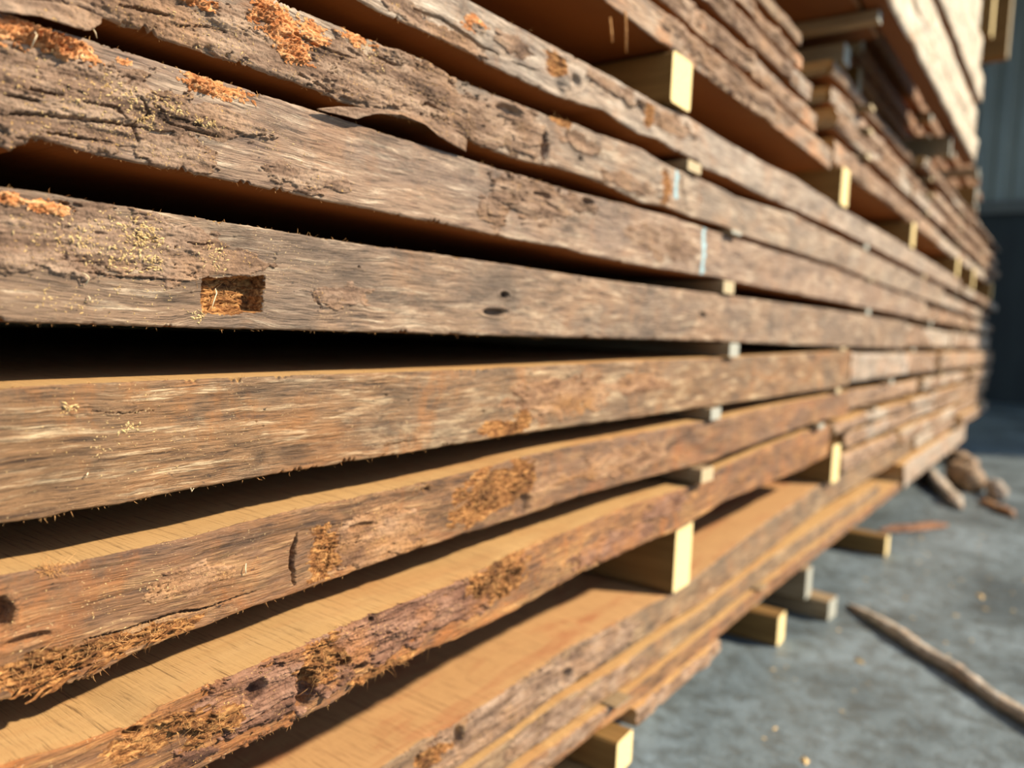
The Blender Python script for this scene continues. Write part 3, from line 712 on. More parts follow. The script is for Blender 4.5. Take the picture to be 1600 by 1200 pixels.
# peeled strips of bark hanging off the bark-covered slab
def flake(name, top, bot, bulge, thick, parent, label, seed):
    n, m = 60, 10
    ta, ba = np.array(top), np.array(bot)
    par = lambda p, t: np.stack([np.interp(t, np.linspace(0, 1, len(p)), p[:, 0]), np.interp(t, np.linspace(0, 1, len(p)), p[:, 1])], -1)
    t = np.linspace(0, 1, n)
    A, B = par(ta, t), par(ba, t)
    B[:, 1] += .0006 * fbm(t * 22, t * 0, seed, 3)
    P = []
    for side in (0, 1):
        for i in range(n):
            for j in range(m):
                v = j / (m - 1)
                q = A[i] * (1 - v) + B[i] * v
                x = -.33 + .0042 + bulge * math.sin(t[i] * math.pi) * (.3 + .7 * v) + .0006 * float(noise(t[i] * 14, v * 5, seed + 2)) - side * thick * (.3 + .7 * math.sin(min(max(v, .05), .95) * math.pi))
                P.append((x, q[0], q[1]))
    Fc = []
    I = lambda s, i, j: s * n * m + i * m + j
    for i in range(n - 1):
        for j in range(m - 1):
            Fc.append((I(0, i, j), I(0, i, j + 1), I(0, i + 1, j + 1), I(0, i + 1, j)))
            Fc.append((I(1, i, j), I(1, i + 1, j), I(1, i + 1, j + 1), I(1, i, j + 1)))
        for j in (0, m - 1):
            q = (I(0, i, j), I(0, i + 1, j), I(1, i + 1, j), I(1, i, j))
            Fc.append(q if j == 0 else q[::-1])
    for i in (0, n - 1):
        for j in range(m - 1):
            q = (I(0, i, j), I(1, i, j), I(1, i, j + 1), I(0, i, j + 1))
            Fc.append(q if i == 0 else q[::-1])
    org = np.array(parent.location) - np.array((0, 0, EYE))
    o = mesh_obj(name, np.array(P) - org, Fc, M['bark_grey'], parent)
    o['label'] = label
    return o
flake('bark_strip', PEEL_TOP, PEEL_BOT, .004, .0014, SLAB['mossy'], 'thin strip of bark peeling downwards', 5)
flake('bark_strip', TONGUE_TOP, TONGUE_BOT, .002, .002, SLAB['mossy'], 'ragged tongue of bark hanging down', 9)

# splinters: hairs along sawn arrises and in the torn patches, one uncountable part per slab
def splinters(key, n_edge, zones, y0=.09, y1=.62):
    Y, zt, zb, H, a = FIELD[key]
    r = random.Random(hash(key) % 1000 if False else sum(map(ord, key)))
    paths = []
    for _ in range(n_edge):
        y = y0 + (y1 - y0) * r.random() ** 1.6
        i = min(int(np.searchsorted(Y, y)), len(Y) - 1)
        up = r.random() < .35
        z = float(zt[i] if up else zb[i])
        L = r.uniform(.0006, .0022) * (1.8 if r.random() < .06 else 1)
        d = Vector((r.uniform(.1, .9), r.uniform(-.9, .9), (.8 if up else -.9) * r.uniform(.3, 1))).normalized()
        p0 = Vector((surf(key, y, z) - .0004, y, z))
        bend = Vector((r.gauss(0, 1), r.gauss(0, 1), r.gauss(0, 1))) * L * .35
        pts = [p0 + d * L * t + bend * t * t for t in (0, .35, .7, 1)]
        R = r.uniform(.00006, .00016)
        paths.append((pts, [R, R * .9, R * .7, R * .25]))
    for (yc, zc, ry, rz, n, Lm) in zones:
        for _ in range(n):
            y, z = r.gauss(yc, ry * .5), r.gauss(zc, rz * .5)
            i = min(int(np.searchsorted(Y, y)), len(Y) - 1)
            if not zb[i] < z < zt[i]: continue
            L = r.uniform(.3, 1) * Lm
            d = Vector((r.uniform(.1, .7), r.choice((-1, 1)) * r.uniform(.3, 1), r.gauss(0, .5))).normalized()
            p0 = Vector((surf(key, y, z) - .0004, y, z))
            bend = Vector((r.uniform(-.9, -.1), r.gauss(0, .8), r.gauss(0, 1.1))) * L
            pts = [p0 + d * L * t + bend * t * t for t in (0, .25, .5, .75, 1)]
            R = r.uniform(.00007, .0002)
            paths.append((pts, [R, R, R * .8, R * .6, R * .2]))
    V, Fc = tubes(paths)
    org = np.array(SLAB[key].location) - np.array((0, 0, EYE))
    o = mesh_obj('splinters', np.array(V) - org, Fc, M['splinter'], SLAB[key])
    o['kind'] = 'stuff'
    return o

def zones(key, per, L):
    z = []
    for f in NEAR[key]['feats']:
        if f[0] == 'fibre':
            z.append((f[1], f[2], f[3], f[4], per, L))
        elif f[0] == 'box':
            z.append(((f[1] + f[2]) / 2, sum(sum(q) for q in f[3]) / 4, (f[2] - f[1]) / 2, .006, 40, .006))
    return z
for key, ne, per, L in (('upper', 120, 40, .003), ('mossy', 160, 40, .003), ('long', 200, 0, .004), ('notch', 220, 0, .004), ('smooth', 200, 110, .003),
                        ('torn', 240, 190, .0042), ('rough', 260, 150, .0042), ('low', 120, 40, .004)):
    splinters(key, ne, zones(key, per, L))

# long torn slivers hanging off the near lower edge of the brown slab
def sliver(y, z, L, w, dz, tilt, key='torn'):
    r = rnd
    n = 9
    V = []
    for i in range(n):
        t = i / (n - 1)
        ww = w * (math.sin(min(t * 2.2 + .25, 1.57)) if t < .6 else (1 - t) / .4 * .9 + .05)
        cx, cy, cz = .0005 + tilt * t * t * L - .0008, y - L * t, z + dz * t + .0006 * math.sin(t * 9 + y * 80)
        x0 = -.33 + cx + .0008
        V += [(x0 + .0006, cy, cz + ww * .5), (x0 + .0016 * (1 - t * .6), cy, cz), (x0 + .0004, cy, cz - ww * .5), (x0 - .0011 * (1 - t * .5), cy, cz)]
    Fc = [(i * 4 + k, i * 4 + (k + 1) % 4, i * 4 + 4 + (k + 1) % 4, i * 4 + 4 + k) for i in range(n - 1) for k in range(4)]
    Fc += [(3, 2, 1, 0), tuple(n * 4 - 4 + k for k in range(4))]
    org = np.array(SLAB[key].location) - np.array((0, 0, EYE))
    return mesh_obj('sliver', np.array(V) - org, Fc, M['fibre'], SLAB[key], smooth=False)
for y, z, L, w, dz, ti in ((.150, -.1535, .017, .0028, -.0042, .25), (.166, -.1515, .013, .003, -.0022, .15), (.140, -.1550, .013, .0022, -.003, .4), (.158, -.1475, .012, .0018, -.0016, .2), (.173, -.1490, .010, .0022, -.001, .15),
                           (.180, -.1475, .012, .0018, -.0006, .1), (.146, -.1505, .012, .0016, -.0018, .3), (.196, -.1470, .011, .0018, -.001, .1), (.132, -.1525, .010, .0022, -.002, .35), (.160, -.1535, .008, .0018, -.0024, .3), (.186, -.1495, .009, .0016, -.0018, .2)):
    sliver(y, z, L, w, dz, ti)

# yellow sawdust grains: nobody could count them
def grains(key, spots, label, seed):
    r = random.Random(seed)
    V, Fc = [], []
    Y, zt, zb, H, a = FIELD[key]
    for yc, zc, ry, rz, n, s in spots:
        for _ in range(n):
            y, z = r.gauss(yc, ry), r.gauss(zc, rz)
            i = min(int(np.searchsorted(Y, y)), len(Y) - 1)
            if not zb[i] + .0005 < z < zt[i] - .0005: continue
            x = surf(key, y, z)
            b = len(V)
            sz = s * r.uniform(.35, 1.2) * .001
            el = r.uniform(.8, 2.4)
            an = r.uniform(0, 6.28)
            for (p, q, w) in ((1, 0, 0), (0, 1, 0), (-1, 0, 0), (0, -1, 0), (0, 0, 1), (0, 0, -.6)):
                u, v = p * el, q * .8
                V.append((x + w * .7 * sz + sz * .15, y + (u * math.cos(an) - v * math.sin(an)) * sz * r.uniform(.7, 1.2), z + (u * math.sin(an) + v * math.cos(an)) * sz * r.uniform(.7, 1.2)))
            for k in range(4):
                Fc.append((b + k, b + (k + 1) % 4, b + 4))
                Fc.append((b + (k + 1) % 4, b + k, b + 5))
    V = np.array(V)
    org = V.mean(0)
    o = mesh_obj('sawdust', V - org, np.array(Fc), M['fleck'], None, smooth=False, loc=(org[0], org[1], org[2] + EYE))
    return tag(o, label, 'sawdust', None, 'stuff')
grains('long',[(0.1667,0.0891,0.0057,0.0036,88,0.576),(0.1848,0.0898,0.0045,0.0023,66,0.576),(0.1763,0.0809,0.0033,0.0023,66,0.576),(0.2048,0.0862,0.0033,0.0019,49,0.648),(0.1439,0.0832,0.0163,0.0084,110,0.432),(0.1563,0.0762,0.0130,0.0044,88,0.432),(0.2321,0.0880,0.0246,0.0078,66,0.36),(0.1836,0.0689,0.0124,0.0035,49,0.36),(0.2632,0.0851,0.0210,0.0066,49,0.288)],'pale yellow sawdust flecks scattered over the fissured bark',40)
grains('notch',[(0.1767,0.0320,0.0048,0.0028,143,0.648),(0.1683,0.0337,0.0056,0.0032,77,0.576),(0.1657,0.0213,0.0057,0.0032,66,0.648),(0.1797,0.0212,0.0034,0.0028,49,0.648),(0.1488,0.0274,0.0063,0.0039,77,0.576),(0.2090,0.0269,0.0039,0.0035,60,0.576),(0.1345,0.0270,0.0117,0.0084,93,0.432),(0.1439,0.0026,0.0124,0.0039,71,0.432),(0.2029,-0.0017,0.0022,0.0013,27,0.72),(0.1727,0.0041,0.0167,0.0047,77,0.36),(0.2486,0.0309,0.0133,0.0082,38,0.288)],'pale yellow sawdust flecks scattered around the notch in the notched slab',41)
grains('smooth',[(0.1459,-0.0417,0.0021,0.0013,19,0.792),(0.1717,-0.0512,0.0029,0.0014,22,0.72),(0.1593,-0.0589,0.0032,0.0019,14,0.504),(0.1703,-0.0544,0.0216,0.0144,110,0.36),(0.2005,-0.0632,0.0221,0.0103,49,0.288),(0.2759,-0.0532,0.0456,0.0120,44,0.252)],'few pale yellow sawdust flecks on the smooth wavy slab',42)
grains('torn',[(0.1948,-0.1201,0.0301,0.0065,93,0.324),(0.3269,-0.1153,0.0369,0.0101,71,0.288),(0.1651,-0.1275,0.0190,0.0073,71,0.36)],'pale specks of sawdust on the brown torn-edged slab',43)
grains('mossy',[(0.2984,0.1512,0.0040,0.0023,44,0.576),(0.3107,0.1445,0.0066,0.0035,49,0.504),(0.2074,0.1256,0.0219,0.0048,77,0.432),(0.3481,0.1366,0.0190,0.0051,60,0.36)],'pale yellow sawdust flecks on the peeling-bark slab',44)

# curled shavings stuck to the slabs
def shaving(key, pts, label, r0=.0003, mat='splinter'):
    P = []
    for k, (y, z) in enumerate(pts):
        P.append((surf(key, y, z) + .0007 + .0012 * math.sin(k / (len(pts) - 1) * math.pi), y, z))
    rad = [r0 * (.5 + math.sin((k + .3) / len(pts) * math.pi) * .6) for k in range(len(P))]
    V, Fc = tubes([(P, rad)])
    V = np.array(V); org = V.mean(0)
    o = mesh_obj('wood_shaving', V - org, Fc, M['shaving'], None, loc=(org[0], org[1], org[2] + EYE))
    return tag(o, label, 'wood shaving', 'pale curled shavings on the slabs')
M['shaving'] = plain('pale_shaving', srgb(232, 208, 160), srgb(250, 238, 208), 200)
shaving('notch',[(0.1494,0.0143),(0.1509,0.0136),(0.1519,0.0124),(0.1521,0.0109),(0.1516,0.0093)],'curled pale shaving left of the notch, upper one of two')
shaving('notch',[(0.1529,0.0051),(0.1532,0.0041),(0.1534,0.0028)],'tiny pale shaving left of the notch, lower one of two')
shaving('notch',[(0.2153,0.0127),(0.2143,0.0099),(0.2134,0.0068),(0.2124,0.0038),(0.2118,0.0013)],'long pale shaving hanging inside the square notch')
shaving('torn',[(0.2307,-0.1252),(0.2297,-0.1276),(0.2301,-0.1297),(0.2286,-0.131)],'pale shaving on the upper edge of the brown torn-edged slab')
shaving('long',[(0.1311,0.1031),(0.1313,0.1013),(0.1311,0.0993),(0.1313,0.097)],'pale splinter standing in the large orange sawdust clump')
shaving('smooth',[(0.1533,-0.0686),(0.1523,-0.0693),(0.152,-0.0706)],'small hook-shaped shaving low on the smooth wavy slab')
shaving('smooth',[(0.2001,-0.082),(0.2008,-0.0839),(0.2018,-0.0825)],'small white shaving on the lower edge of the smooth wavy slab')
shaving('mossy',[(0.1529,0.1149),(0.1534,0.1128),(0.1549,0.1108),(0.1562,0.1092)],'thin hair-like shaving hanging from the bark tongue of the peeling-bark slab')

# ------------------------------------------------------------------ squared timbers: spacers and bearers
def timber(name, x0, x1, y, w, z0, z1, side, end, label, cat, group, yaw=0.0, seed=0, sag=0.0):
    """squared stick lying across the stack from x0 (inside) to x1 (its end towards the open side)"""
    nx = 14
    prof = []
    ch = min(w, z1 - z0) * .06
    hw, hh = w / 2, (z1 - z0) / 2
    ring = [(-hw + ch, -hh), (hw - ch, -hh), (hw, -hh + ch), (hw, hh - ch), (hw - ch, hh), (-hw + ch, hh), (-hw, hh - ch), (-hw, -hh + ch)]
    L = x1 - x0
    V = []
    r = random.Random(seed)
    for i in range(nx):
        t = i / (nx - 1)
        wob = (.0006 * math.sin(t * 5 + seed), 0)
        for (yy, zz) in ring:
            sc = .985 if i in (0, nx - 1) else 1
            V.append((t * L - L, yy * sc + wob[0] + r.uniform(-1, 1) * .0002, zz * sc))
    Fc = [(i * 8 + k, i * 8 + 8 + k, i * 8 + 8 + (k + 1) % 8, i * 8 + (k + 1) % 8) for i in range(nx - 1) for k in range(8)]
    mi = [0] * len(Fc) + [1, 1]
    Fc += [tuple(range(8)), tuple(reversed(range(nx * 8 - 8, nx * 8)))]
    o = mesh_obj(name, V, Fc, [side, end], None, mi, False, (x1, y, (z0 + z1) / 2 + EYE))
    o.rotation_euler = (0, 0, yaw)
    return tag(o, label, cat, group)

def edge(key, e, y, pick, r=.04):
    p = NEAR[key][e]
    ys = [y - r, y - r / 2, y, y + r / 2, y + r] + [q[0] for q in p if abs(q[0] - y) < r]
    return pick(float(np.interp(v, [q[0] for q in p], [q[1] for q in p])) for v in ys)
def gap_z(lo, hi, y):
    """free height between slab lo (below) and hi (above) at y, kept a hair clear"""
    return edge(lo, 'top', y, max, .03) + .0011, edge(hi, 'bot', y, min, .03) - .0011

NICK = {'upper': 'pale slab', 'mossy': 'peeling-bark slab', 'long': 'fissured-bark slab', 'notch': 'notched slab', 'smooth': 'smooth wavy slab', 'torn': 'torn-edged slab', 'rough': 'rough ruddy-barked slab',
        'low': 'red-stained slab', 'thin': 'thin brown slab', 'pale': 'lowest thin slab'}
ORD = ['nearest', 'second', 'third', 'fourth', 'fifth', 'sixth']
SP = [('mossy', 'upper', [.745, 1.56, 2.25], .33), ('long', 'mossy', [.862, 1.60, 2.2], .325), ('notch', 'long', [.862, 1.62], .33), ('smooth', 'notch', [.884, 1.43], .327), ('torn', 'smooth', [.842, 1.42], .328), ('rough', 'torn', [.812, 1.30], .322), ('pale', 'thin', [.665, 1.1], .334)]
for lo, hi, ys, a in SP:
    for i, y in enumerate(ys):
        z0, z1 = gap_z(lo, hi, y)
        timber('spacer_strip', -1.2, -a + (.004 if i == 0 else 0), y, .032, z0, z1, M['spacer'], M['spacer_end'] if (i + len(lo)) % 2 else M['grey_end'],
               'thin spacer between %s and %s, %s along that gap' % (NICK[hi], NICK[lo], ORD[i]), 'spacer strip', 'spacer strips between the slabs', .03 * math.sin(y * 9 + len(hi)), int(y * 1000))
for i, y in enumerate([.70, 1.345, 2.0, 2.84]):
    z0 = edge('upper', 'top', y, max) + .0002
    timber('bearer', -1.22, -.324, y, .045, z0, (.2645 if y < 1.25 else .281), M['bearer'], M['bearer_end'],
           'yellow squared bearer resting on the pale slab, %s along the upper bearer row' % ORD[i], 'bearer', 'yellow bearers of the upper row', .02 * math.sin(i * 4), 50 + i)
for i, y in enumerate([.825, 1.47]):
    z0 = edge('low', 'top', y, max) + .0002
    z1 = edge('rough', 'bot', y, min) - .0002 if y < 1.41 else -.187
    timber('bearer', -1.22, -.335 if i else -.346, y, .048, z0, z1, M['bearer'], M['bearer_end'],
           'yellow squared bearer standing on the red-stained slab, %s along the lower bearer row' % ORD[i], 'bearer', 'yellow bearers of the lower row', .02 * math.sin(i * 3 + 1), 70 + i)

# ------------------------------------------------------------------ thin boards of the pack above
def plank(key, a, z0, z1, y0, y1, label, group, wood, seed, width=.9, nv=22, step=4, wav=.0016, cap=.02, far=True, sawn='sawn', bark_n=3, cat='timber slab', rough=1.6):
    r = random.Random(seed)
    n = max(3, int((y1 - y0) / .11))
    ys = np.linspace(y0, y1, n)
    top = [(float(y), z1 + r.uniform(-1, 0) * wav) for y in ys]
    bot = [(float(y), z0 + r.uniform(0, 1) * wav) for y in ys]
    feats = []
    for _ in range(bark_n):
        feats.append(('bark', r.uniform(max(y0, .4), y1), r.uniform(z0, z1), r.uniform(.04, .14), r.uniform(.012, .03), r.uniform(2, 4)))
    for _ in range(bark_n // 2):
        feats.append(('ridge', r.uniform(max(y0, .4), y1), (z0 + z1) / 2, r.uniform(.01, .05), r.uniform(.015, .03), r.uniform(2, 7)))
    return make_slab(key, a, top, bot, feats, y0, y1, label, step=step, nv=nv, width=width, rough=rough, wood=wood, seed=seed, group=group, jag=1.4, cap=cap, far=far, sawn=sawn, cat=cat)[0]

UP = [(.2665, .297, 1.27, 'lowest'), (.304, .3295, 1.19, 'second from the bottom'), (.3365, .360, 1.14, 'middle'), (.366, .386, 1.10, 'second from the top'), (.393, .411, 1.08, 'topmost')]
for i, (z0, z1, y1, w) in enumerate(UP):
    plank('up%d' % i, .33 + .003 * (i % 2), z0, z1, -.3, y1, 'thin live-edged board in the near pack above the upper bearers, %s' % w, 'thin boards above the upper bearers',
          [M['far'][1], M['far'][1], M['far'][0], M['far'][1], M['low']][i], 1200 + i * 7, nv=36, step=3, far=False, bark_n=4)
    if i:
        for j, y in enumerate((.25, .95)):
            timber('spacer_strip', -1.1, -.352, y, .03, UP[i - 1][1] + .0003, z0 - .0003, M['spacer'], M['grey_end'],
                   'spacer under the %s thin board above the upper bearers, %s' % (w, ('nearer', 'farther')[j]), 'spacer strip', 'spacers in the thin-board pack', 0, 300 + i * 3 + j)

UPR = [o for o in bpy.data.objects if o.name.startswith('timber_slab')]
low_board = next(o for o in UPR if 'upper bearers, lowest' in o.get('label', ''))
for pts in HANG:
    P = [(-.328 + .002 * k, y, z + (.004 if k == 0 else 0)) for k, (y, z) in enumerate(pts)]
    V, Fc = tubes([(P, [.0011, .0013, .0008])])
    mesh_obj('hanging_splinter', np.array(V) - (np.array(low_board.location) - np.array((0, 0, EYE))), Fc, M['splinter'], low_board)

# far end of the stack: slabs beyond the ends of the near ones
FARL = [('seventh', .2835, .326, 1.30), ('eighth', .334, .371, 1.285), ('ninth', .379, .412, 1.30), ('tenth', .419, .4455, 1.29)]
mats = M['far']
n = 0
def far_row(word, z0, z1, y0, seed, splits, above):
    global n
    edges = [y0] + splits + [4.35 + random.Random(seed).uniform(-.12, .1)]
    for k in range(len(edges) - 1):
        r = random.Random(seed * 5 + k)
        a = .332 + r.uniform(-.014, .016)
        dz = r.uniform(-.0018, .0018)
        place = ('nearer', 'farther') if len(edges) == 3 else ('nearest', 'middle', 'farthest')
        lab = 'blurred far slab, %s layer %s, %s piece' % (word, above, place[k] if len(edges) > 2 else 'only')
        plank('far%d' % n, a, z0 + dz, z1 + dz, edges[k] + .008, edges[k + 1] - .008, lab, 'blurred slabs at the far end of the stack', mats[(seed + k) % 3], 2000 + seed * 11 + k, nv=14, step=3.2, wav=.004, cap=.03, bark_n=5, rough=2.2)
        n += 1
for i, (z0, z1, y0, sp) in enumerate([(.2835, .325, 1.30, [2.5]), (.335, .370, 1.285, [2.0, 3.1]), (.380, .411, 1.30, [2.3]), (.420, .4445, 1.29, [2.05, 3.2])]):
    far_row(['first', 'second', 'third', 'fourth'][i], z0, z1, y0, 1 + i, sp, 'above the upper bearers')
far_row('fifth', .4535, .466, 2.35, 9, [], 'above the upper bearers')
for i, (z0, z1, y0, sp) in enumerate([(.176, .2085, 3.0, []), (.1225, .166, 2.63, []), (.070, .112, 2.31, [3.4]), (-.007, .0505, 2.06, [3.0]), (-.078, -.0195, 1.515, [2.6]), (-.134, -.0935, 1.53, [2.4, 3.5]), (-.169, -.143, 1.42, [2.2, 3.3]),
                                     (-.208, -.1745, 1.53, [2.7]), (-.2535, -.215, 1.54, [2.1, 3.3]), (-.305, -.2595, 2.41, [3.3])]):
    far_row(['first', 'second', 'third', 'fourth', 'fifth', 'sixth', 'seventh', 'eighth', 'ninth', 'tenth'][i], z0, z1, y0, 20 + i, sp, 'below the upper bearers')
for i, (y, za, zb_) in enumerate([(3.25, .2090, .2830), (4.0, .2090, .2830)]):
    timber('bearer', -1.22, -.318, y, .055, za, zb_, M['bearer'], M['bearer_end'], 'yellow bearer far along the upper row, %s' % ('next after the fourth' if i == 0 else 'last before the far end'), 'bearer', 'yellow bearers of the upper row', .02, 90 + i)
# spacers between the far layers
FG = [(.3255, .3345), (.3705, .3795), (.4115, .4195)]
for i, (za, zb_) in enumerate(FG):
    for j, y in enumerate((1.5, 2.2, 2.85, 3.6)):
        timber('spacer_strip', -1.1, -.325, y, .035, za + .0015, zb_ + .0005, M['spacer'], M['spacer_end'], 'spacer between %s and %s far layers above upper bearers, %s along' % ((('first', 'second'), ('second', 'third'), ('third', 'fourth'))[i] + (ORD[j],)), 'spacer strip', 'spacers in the far end of the stack', 0, 400 + i * 5 + j)
FM = [(.1665, .1755, (2.95, 3.8)), (.1125, .122, (2.75, 3.7)), (.051, .0695, (2.4, 3.2, 4.0)), (-.019, -.0075, (2.15, 2.9, 3.8)), (-.093, -.0785, (1.9, 2.7, 3.7)), (-.1425, -.1345, (1.75, 2.6, 3.7))]
for i, (za, zb_, ys) in enumerate(FM):
    for j, y in enumerate(ys):
        timber('spacer_strip', -1.1, -.327, y, .035, za + .0015, zb_ - .0015, M['spacer'], M['spacer_end'] if j % 2 else M['grey_end'], 'blurred spacer under the %s far layer below the upper bearers, %s along it' % (ORD[i], ORD[j]), 'spacer strip', 'spacers in the far end of the stack', 0, 450 + i * 5 + j)

# ------------------------------------------------------------------ pack overhead that juts out towards the open side
JUT = [(.500, .568, 2.47), (.573, .642, 2.44), (.647, .724, 2.43), (.729, .807, 2.38), (.812, .895, 2.34), (.900, .987, 2.37), (.992, 1.08, 2.33)]
for i, (z0, z1, y1) in enumerate(JUT):
    plank('jut%d' % i, .26 + .006 * math.sin(i * 2.1), z0, z1, .95, y1, 'sunlit cream plank jutting out overhead, %s layer up' % (ORD + ['seventh'])[i], 'cream planks jutting out overhead', M['cream'], 3000 + i * 9, width=.034, nv=16, step=3, wav=.005, cap=.025, bark_n=0, cat='timber plank')
    if i:
        for j, y in enumerate((1.1, 2.2)):
            timber('spacer_strip', -.293, -.268, y, .03, JUT[i - 1][1] + .0008, z0 + .0002, M['spacer'], M['spacer_end'], 'small spacer under the %s cream plank overhead, %s of two' % ((ORD + ['seventh'])[i], ('nearer', 'farther')[j]), 'spacer strip', 'spacers under the cream planks', 0, 500 + i * 3 + j)
for i, (y, za, x1) in enumerate([(1.285, .4775, -.278), (2.12, .4465, -.278)]):
    timber('bearer', -1.2, x1, y, .026, za + .006, .4995, M['spacer'], M['grey_end'], 'grey-ended bearer carrying the cream planks overhead, %s' % ('nearer one' if i == 0 else 'farther one'), 'bearer', 'bearers under the overhead planks', .03, 110 + i)

timber('bearer', -1.2, -.335, 1.34, .04, .4455, .4770, M['spacer'], M['grey_end'], 'grey-ended packing piece directly under the nearer bearer of the overhead planks', 'bearer', 'bearers under the overhead planks', 0, 117)
plank('nearshade', .302, .5005, .538, .9, 1.40, 'dim reddish slab behind the near end of the cream planks, on the grey-ended bearer', 'dim slabs behind the cream planks', M['torn'], 3290, width=.6, nv=10, step=6, wav=.002, cap=.05, bark_n=0)
# dim pack behind the jutting planks
SHADE = [(.5275, .5625, .4665), (.588, .628, None), (.6525, .6925, None), (.718, .760, None)]
prev = .4665
for i, (z0, z1, _) in enumerate(SHADE):
    plank('shade%d' % i, .40 + .01 * (i % 2), z0, z1, 1.45, 4.1, 'dim reddish slab behind the jutting cream planks, %s layer up' % ORD[i], 'dim slabs behind the cream planks', M['torn'], 3300 + i * 5, width=.7, nv=10, step=6, wav=.002, cap=.05, bark_n=2, sawn='sawn_red')
    for j, y in enumerate((1.62, 2.47, 2.98, 3.75)):
        timber('spacer_strip', -.79, -.305 if y == 2.98 and i < 2 else -.378, y, .032, prev + .0003, z0 - .0003 + .002, M['bearer'] if i == 0 else M['spacer'], M['grey_end'], 'grey-ended strip under the %s dim slab behind the cream planks, %s along it' % (ORD[i], ORD[j]), 'spacer strip', 'strips between the dim slabs', 0, 600 + i * 5 + j)
    prev = z1

# ------------------------------------------------------------------ foot of the stack
def bearer(y, x1, w, z0, z1, label, mats_, yaw=0, seed=0, x0=-.84):
    return timber('bearer', x0, x1, y, w, z0, z1, mats_[0], mats_[1], label, 'bearer', 'bearers at the foot of the stack', yaw, seed)
YB, GB = (M['bearer'], M['bearer_end']), (M['spacer'], M['grey_end'])
bearer(.66, -.325, .036, -.4290, -.3940, 'pale bearer jutting out under the lowest thin slab, near the bottom edge', YB, .05, 1)
plank('base', .345, -.4740, -.4300, -.3, .70, 'rough slab lying on the floor under the jutting pale bearer', 'slabs at the foot of the stack', M['rough'], 4000, nv=40, step=2.5, far=False)
plank('offcut', .335, -.4055, -.3855, .70, .935, 'short bleached offcut wedged under the lowest thin slab beyond the jutting bearer', 'slabs at the foot of the stack', M['far'][2], 4020, nv=24, step=2.5, width=.2, far=True)
bearer(.86, -.40, .05, -.4745, -.4050, 'dark bearer on the floor under the short bleached offcut', GB, 0, 2)
bearer(1.20, -.335, .04, -.4745, -.4270, 'yellow bearer on the floor, second along the foot of the stack', YB, .04, 3)
bearer(1.22, -.38, .05, -.4265, -.3860, 'dim packing piece set back on top of the yellow floor bearer', GB, 0, 12)
bearer(1.372, -.30, .045, -.4745, -.4400, 'grey-ended flat stick on the floor just beyond the yellow floor bearer', GB, -.06, 4)
bearer(1.345, -.335, .035, -.4395, -.3870, 'small grey bearer end above the flat grey stick', GB, .02, 5)
bearer(1.875, -.305, .042, -.4745, -.4300, 'pale bearer jutting out over the floor, third along the foot of the stack', YB, .03, 6)
bearer(1.93, -.40, .06, -.4290, -.3860, 'bearer set back on top of the third floor bearer', GB, 0, 7)
bearer(3.72, -.45, .07, -.4745, -.3120, 'tall dim bearer at the foot of the far slabs, nearer of two', GB, 0, 8)
bearer(4.15, -.45, .07, -.4745, -.3120, 'tall dim bearer at the foot of the far slabs, farther of two', GB, 0, 9)
plank('foot', .335, -.3850, -.3120, 2.22, 3.6, 'bottom slab of the far end, low over the floor', 'slabs at the foot of the stack', mats[0], 4040, nv=14, step=4, wav=.006, cap=.04)
bearer(3.2, -.45, .07, -.4745, -.3930, 'dim bearer under the bottom far slab, farther of two', GB, 0, 10)
bearer(2.4, -.45, .07, -.4745, -.3930, 'dim bearer under the bottom far slab, nearer of two', GB, 0, 11)

# ------------------------------------------------------------------ scraps on the floor
def scrap(name, p0, p1, w, h, label, mat, seed, bend=.0, cat='wood scrap', end=.35):
    n, k = 40, 12
    a, b = Vector((p0[0], p0[1], 0)), Vector((p1[0], p1[1], 0))
    d = (b - a); L = d.length; d.normalize(); s = Vector((-d.y, d.x, 0))
    V = []
    for i in range(n):
        t = i / (n - 1)
        env = min(1, end + (1 - end) * min(t, 1 - t) * 8)
        ww = w * env * (1 + .35 * float(noise(t * 6, seed * 3.3, seed)))
        hh = h * env * (1 + .3 * float(noise(t * 7, seed * 1.3, seed + 4)))
        c = a + d * (t * L) + s * (bend * math.sin(t * math.pi) + .004 * float(noise(t * 5, 2.2, seed + 8)))
        for j in range(k):
            an = 2 * math.pi * j / k
            rr = 1 + .22 * float(noise(t * L * 60, j * 1.7, seed + 12))
            q = c + s * (ww * .5 * math.cos(an) * rr)
            V.append((q.x, q.y, max(.0004, hh * .5 * (1 + math.sin(an) * rr))))
    Fc = [(i * k + j, i * k + (j + 1) % k, (i + 1) * k + (j + 1) % k, (i + 1) * k + j) for i in range(n - 1) for j in range(k)]
    Fc += [tuple(reversed(range(k))), tuple(range(n * k - k, n * k))]
    V = np.array(V); org = np.array((V[:, 0].mean(), V[:, 1].mean(), 0))
    o = mesh_obj(name, V - org, Fc, mat, None, loc=tuple(org))
    return tag(o, label, cat, None)
scrap('split_stick', (-.292, 1.452), (.17, .955), .021, .02, 'long thin split stick lying on the concrete running out from the stack', M['far'][2], 3, .004)
scrap('wood_scrap', (-.405, 3.10), (-.232, 2.55), .042, .042, 'pale split billet lying nearest the stack in the heap of scraps', M['far'][2], 5)
scrap('wood_scrap', (-.315, 3.12), (-.225, 2.88), .078, .075, 'rounded brown block in the middle of the heap of scraps', M['low'], 7, end=.6)
scrap('wood_scrap', (-.185, 2.93), (-.15, 2.80), .042, .05, 'small pale chunk beside the rounded brown block', M['far'][0], 10, end=.6)
scrap('wood_scrap', (-.20, 2.74), (-.10, 2.56), .026, .02, 'thin reddish sliver at the open side of the heap of scraps', M['torn'], 9)
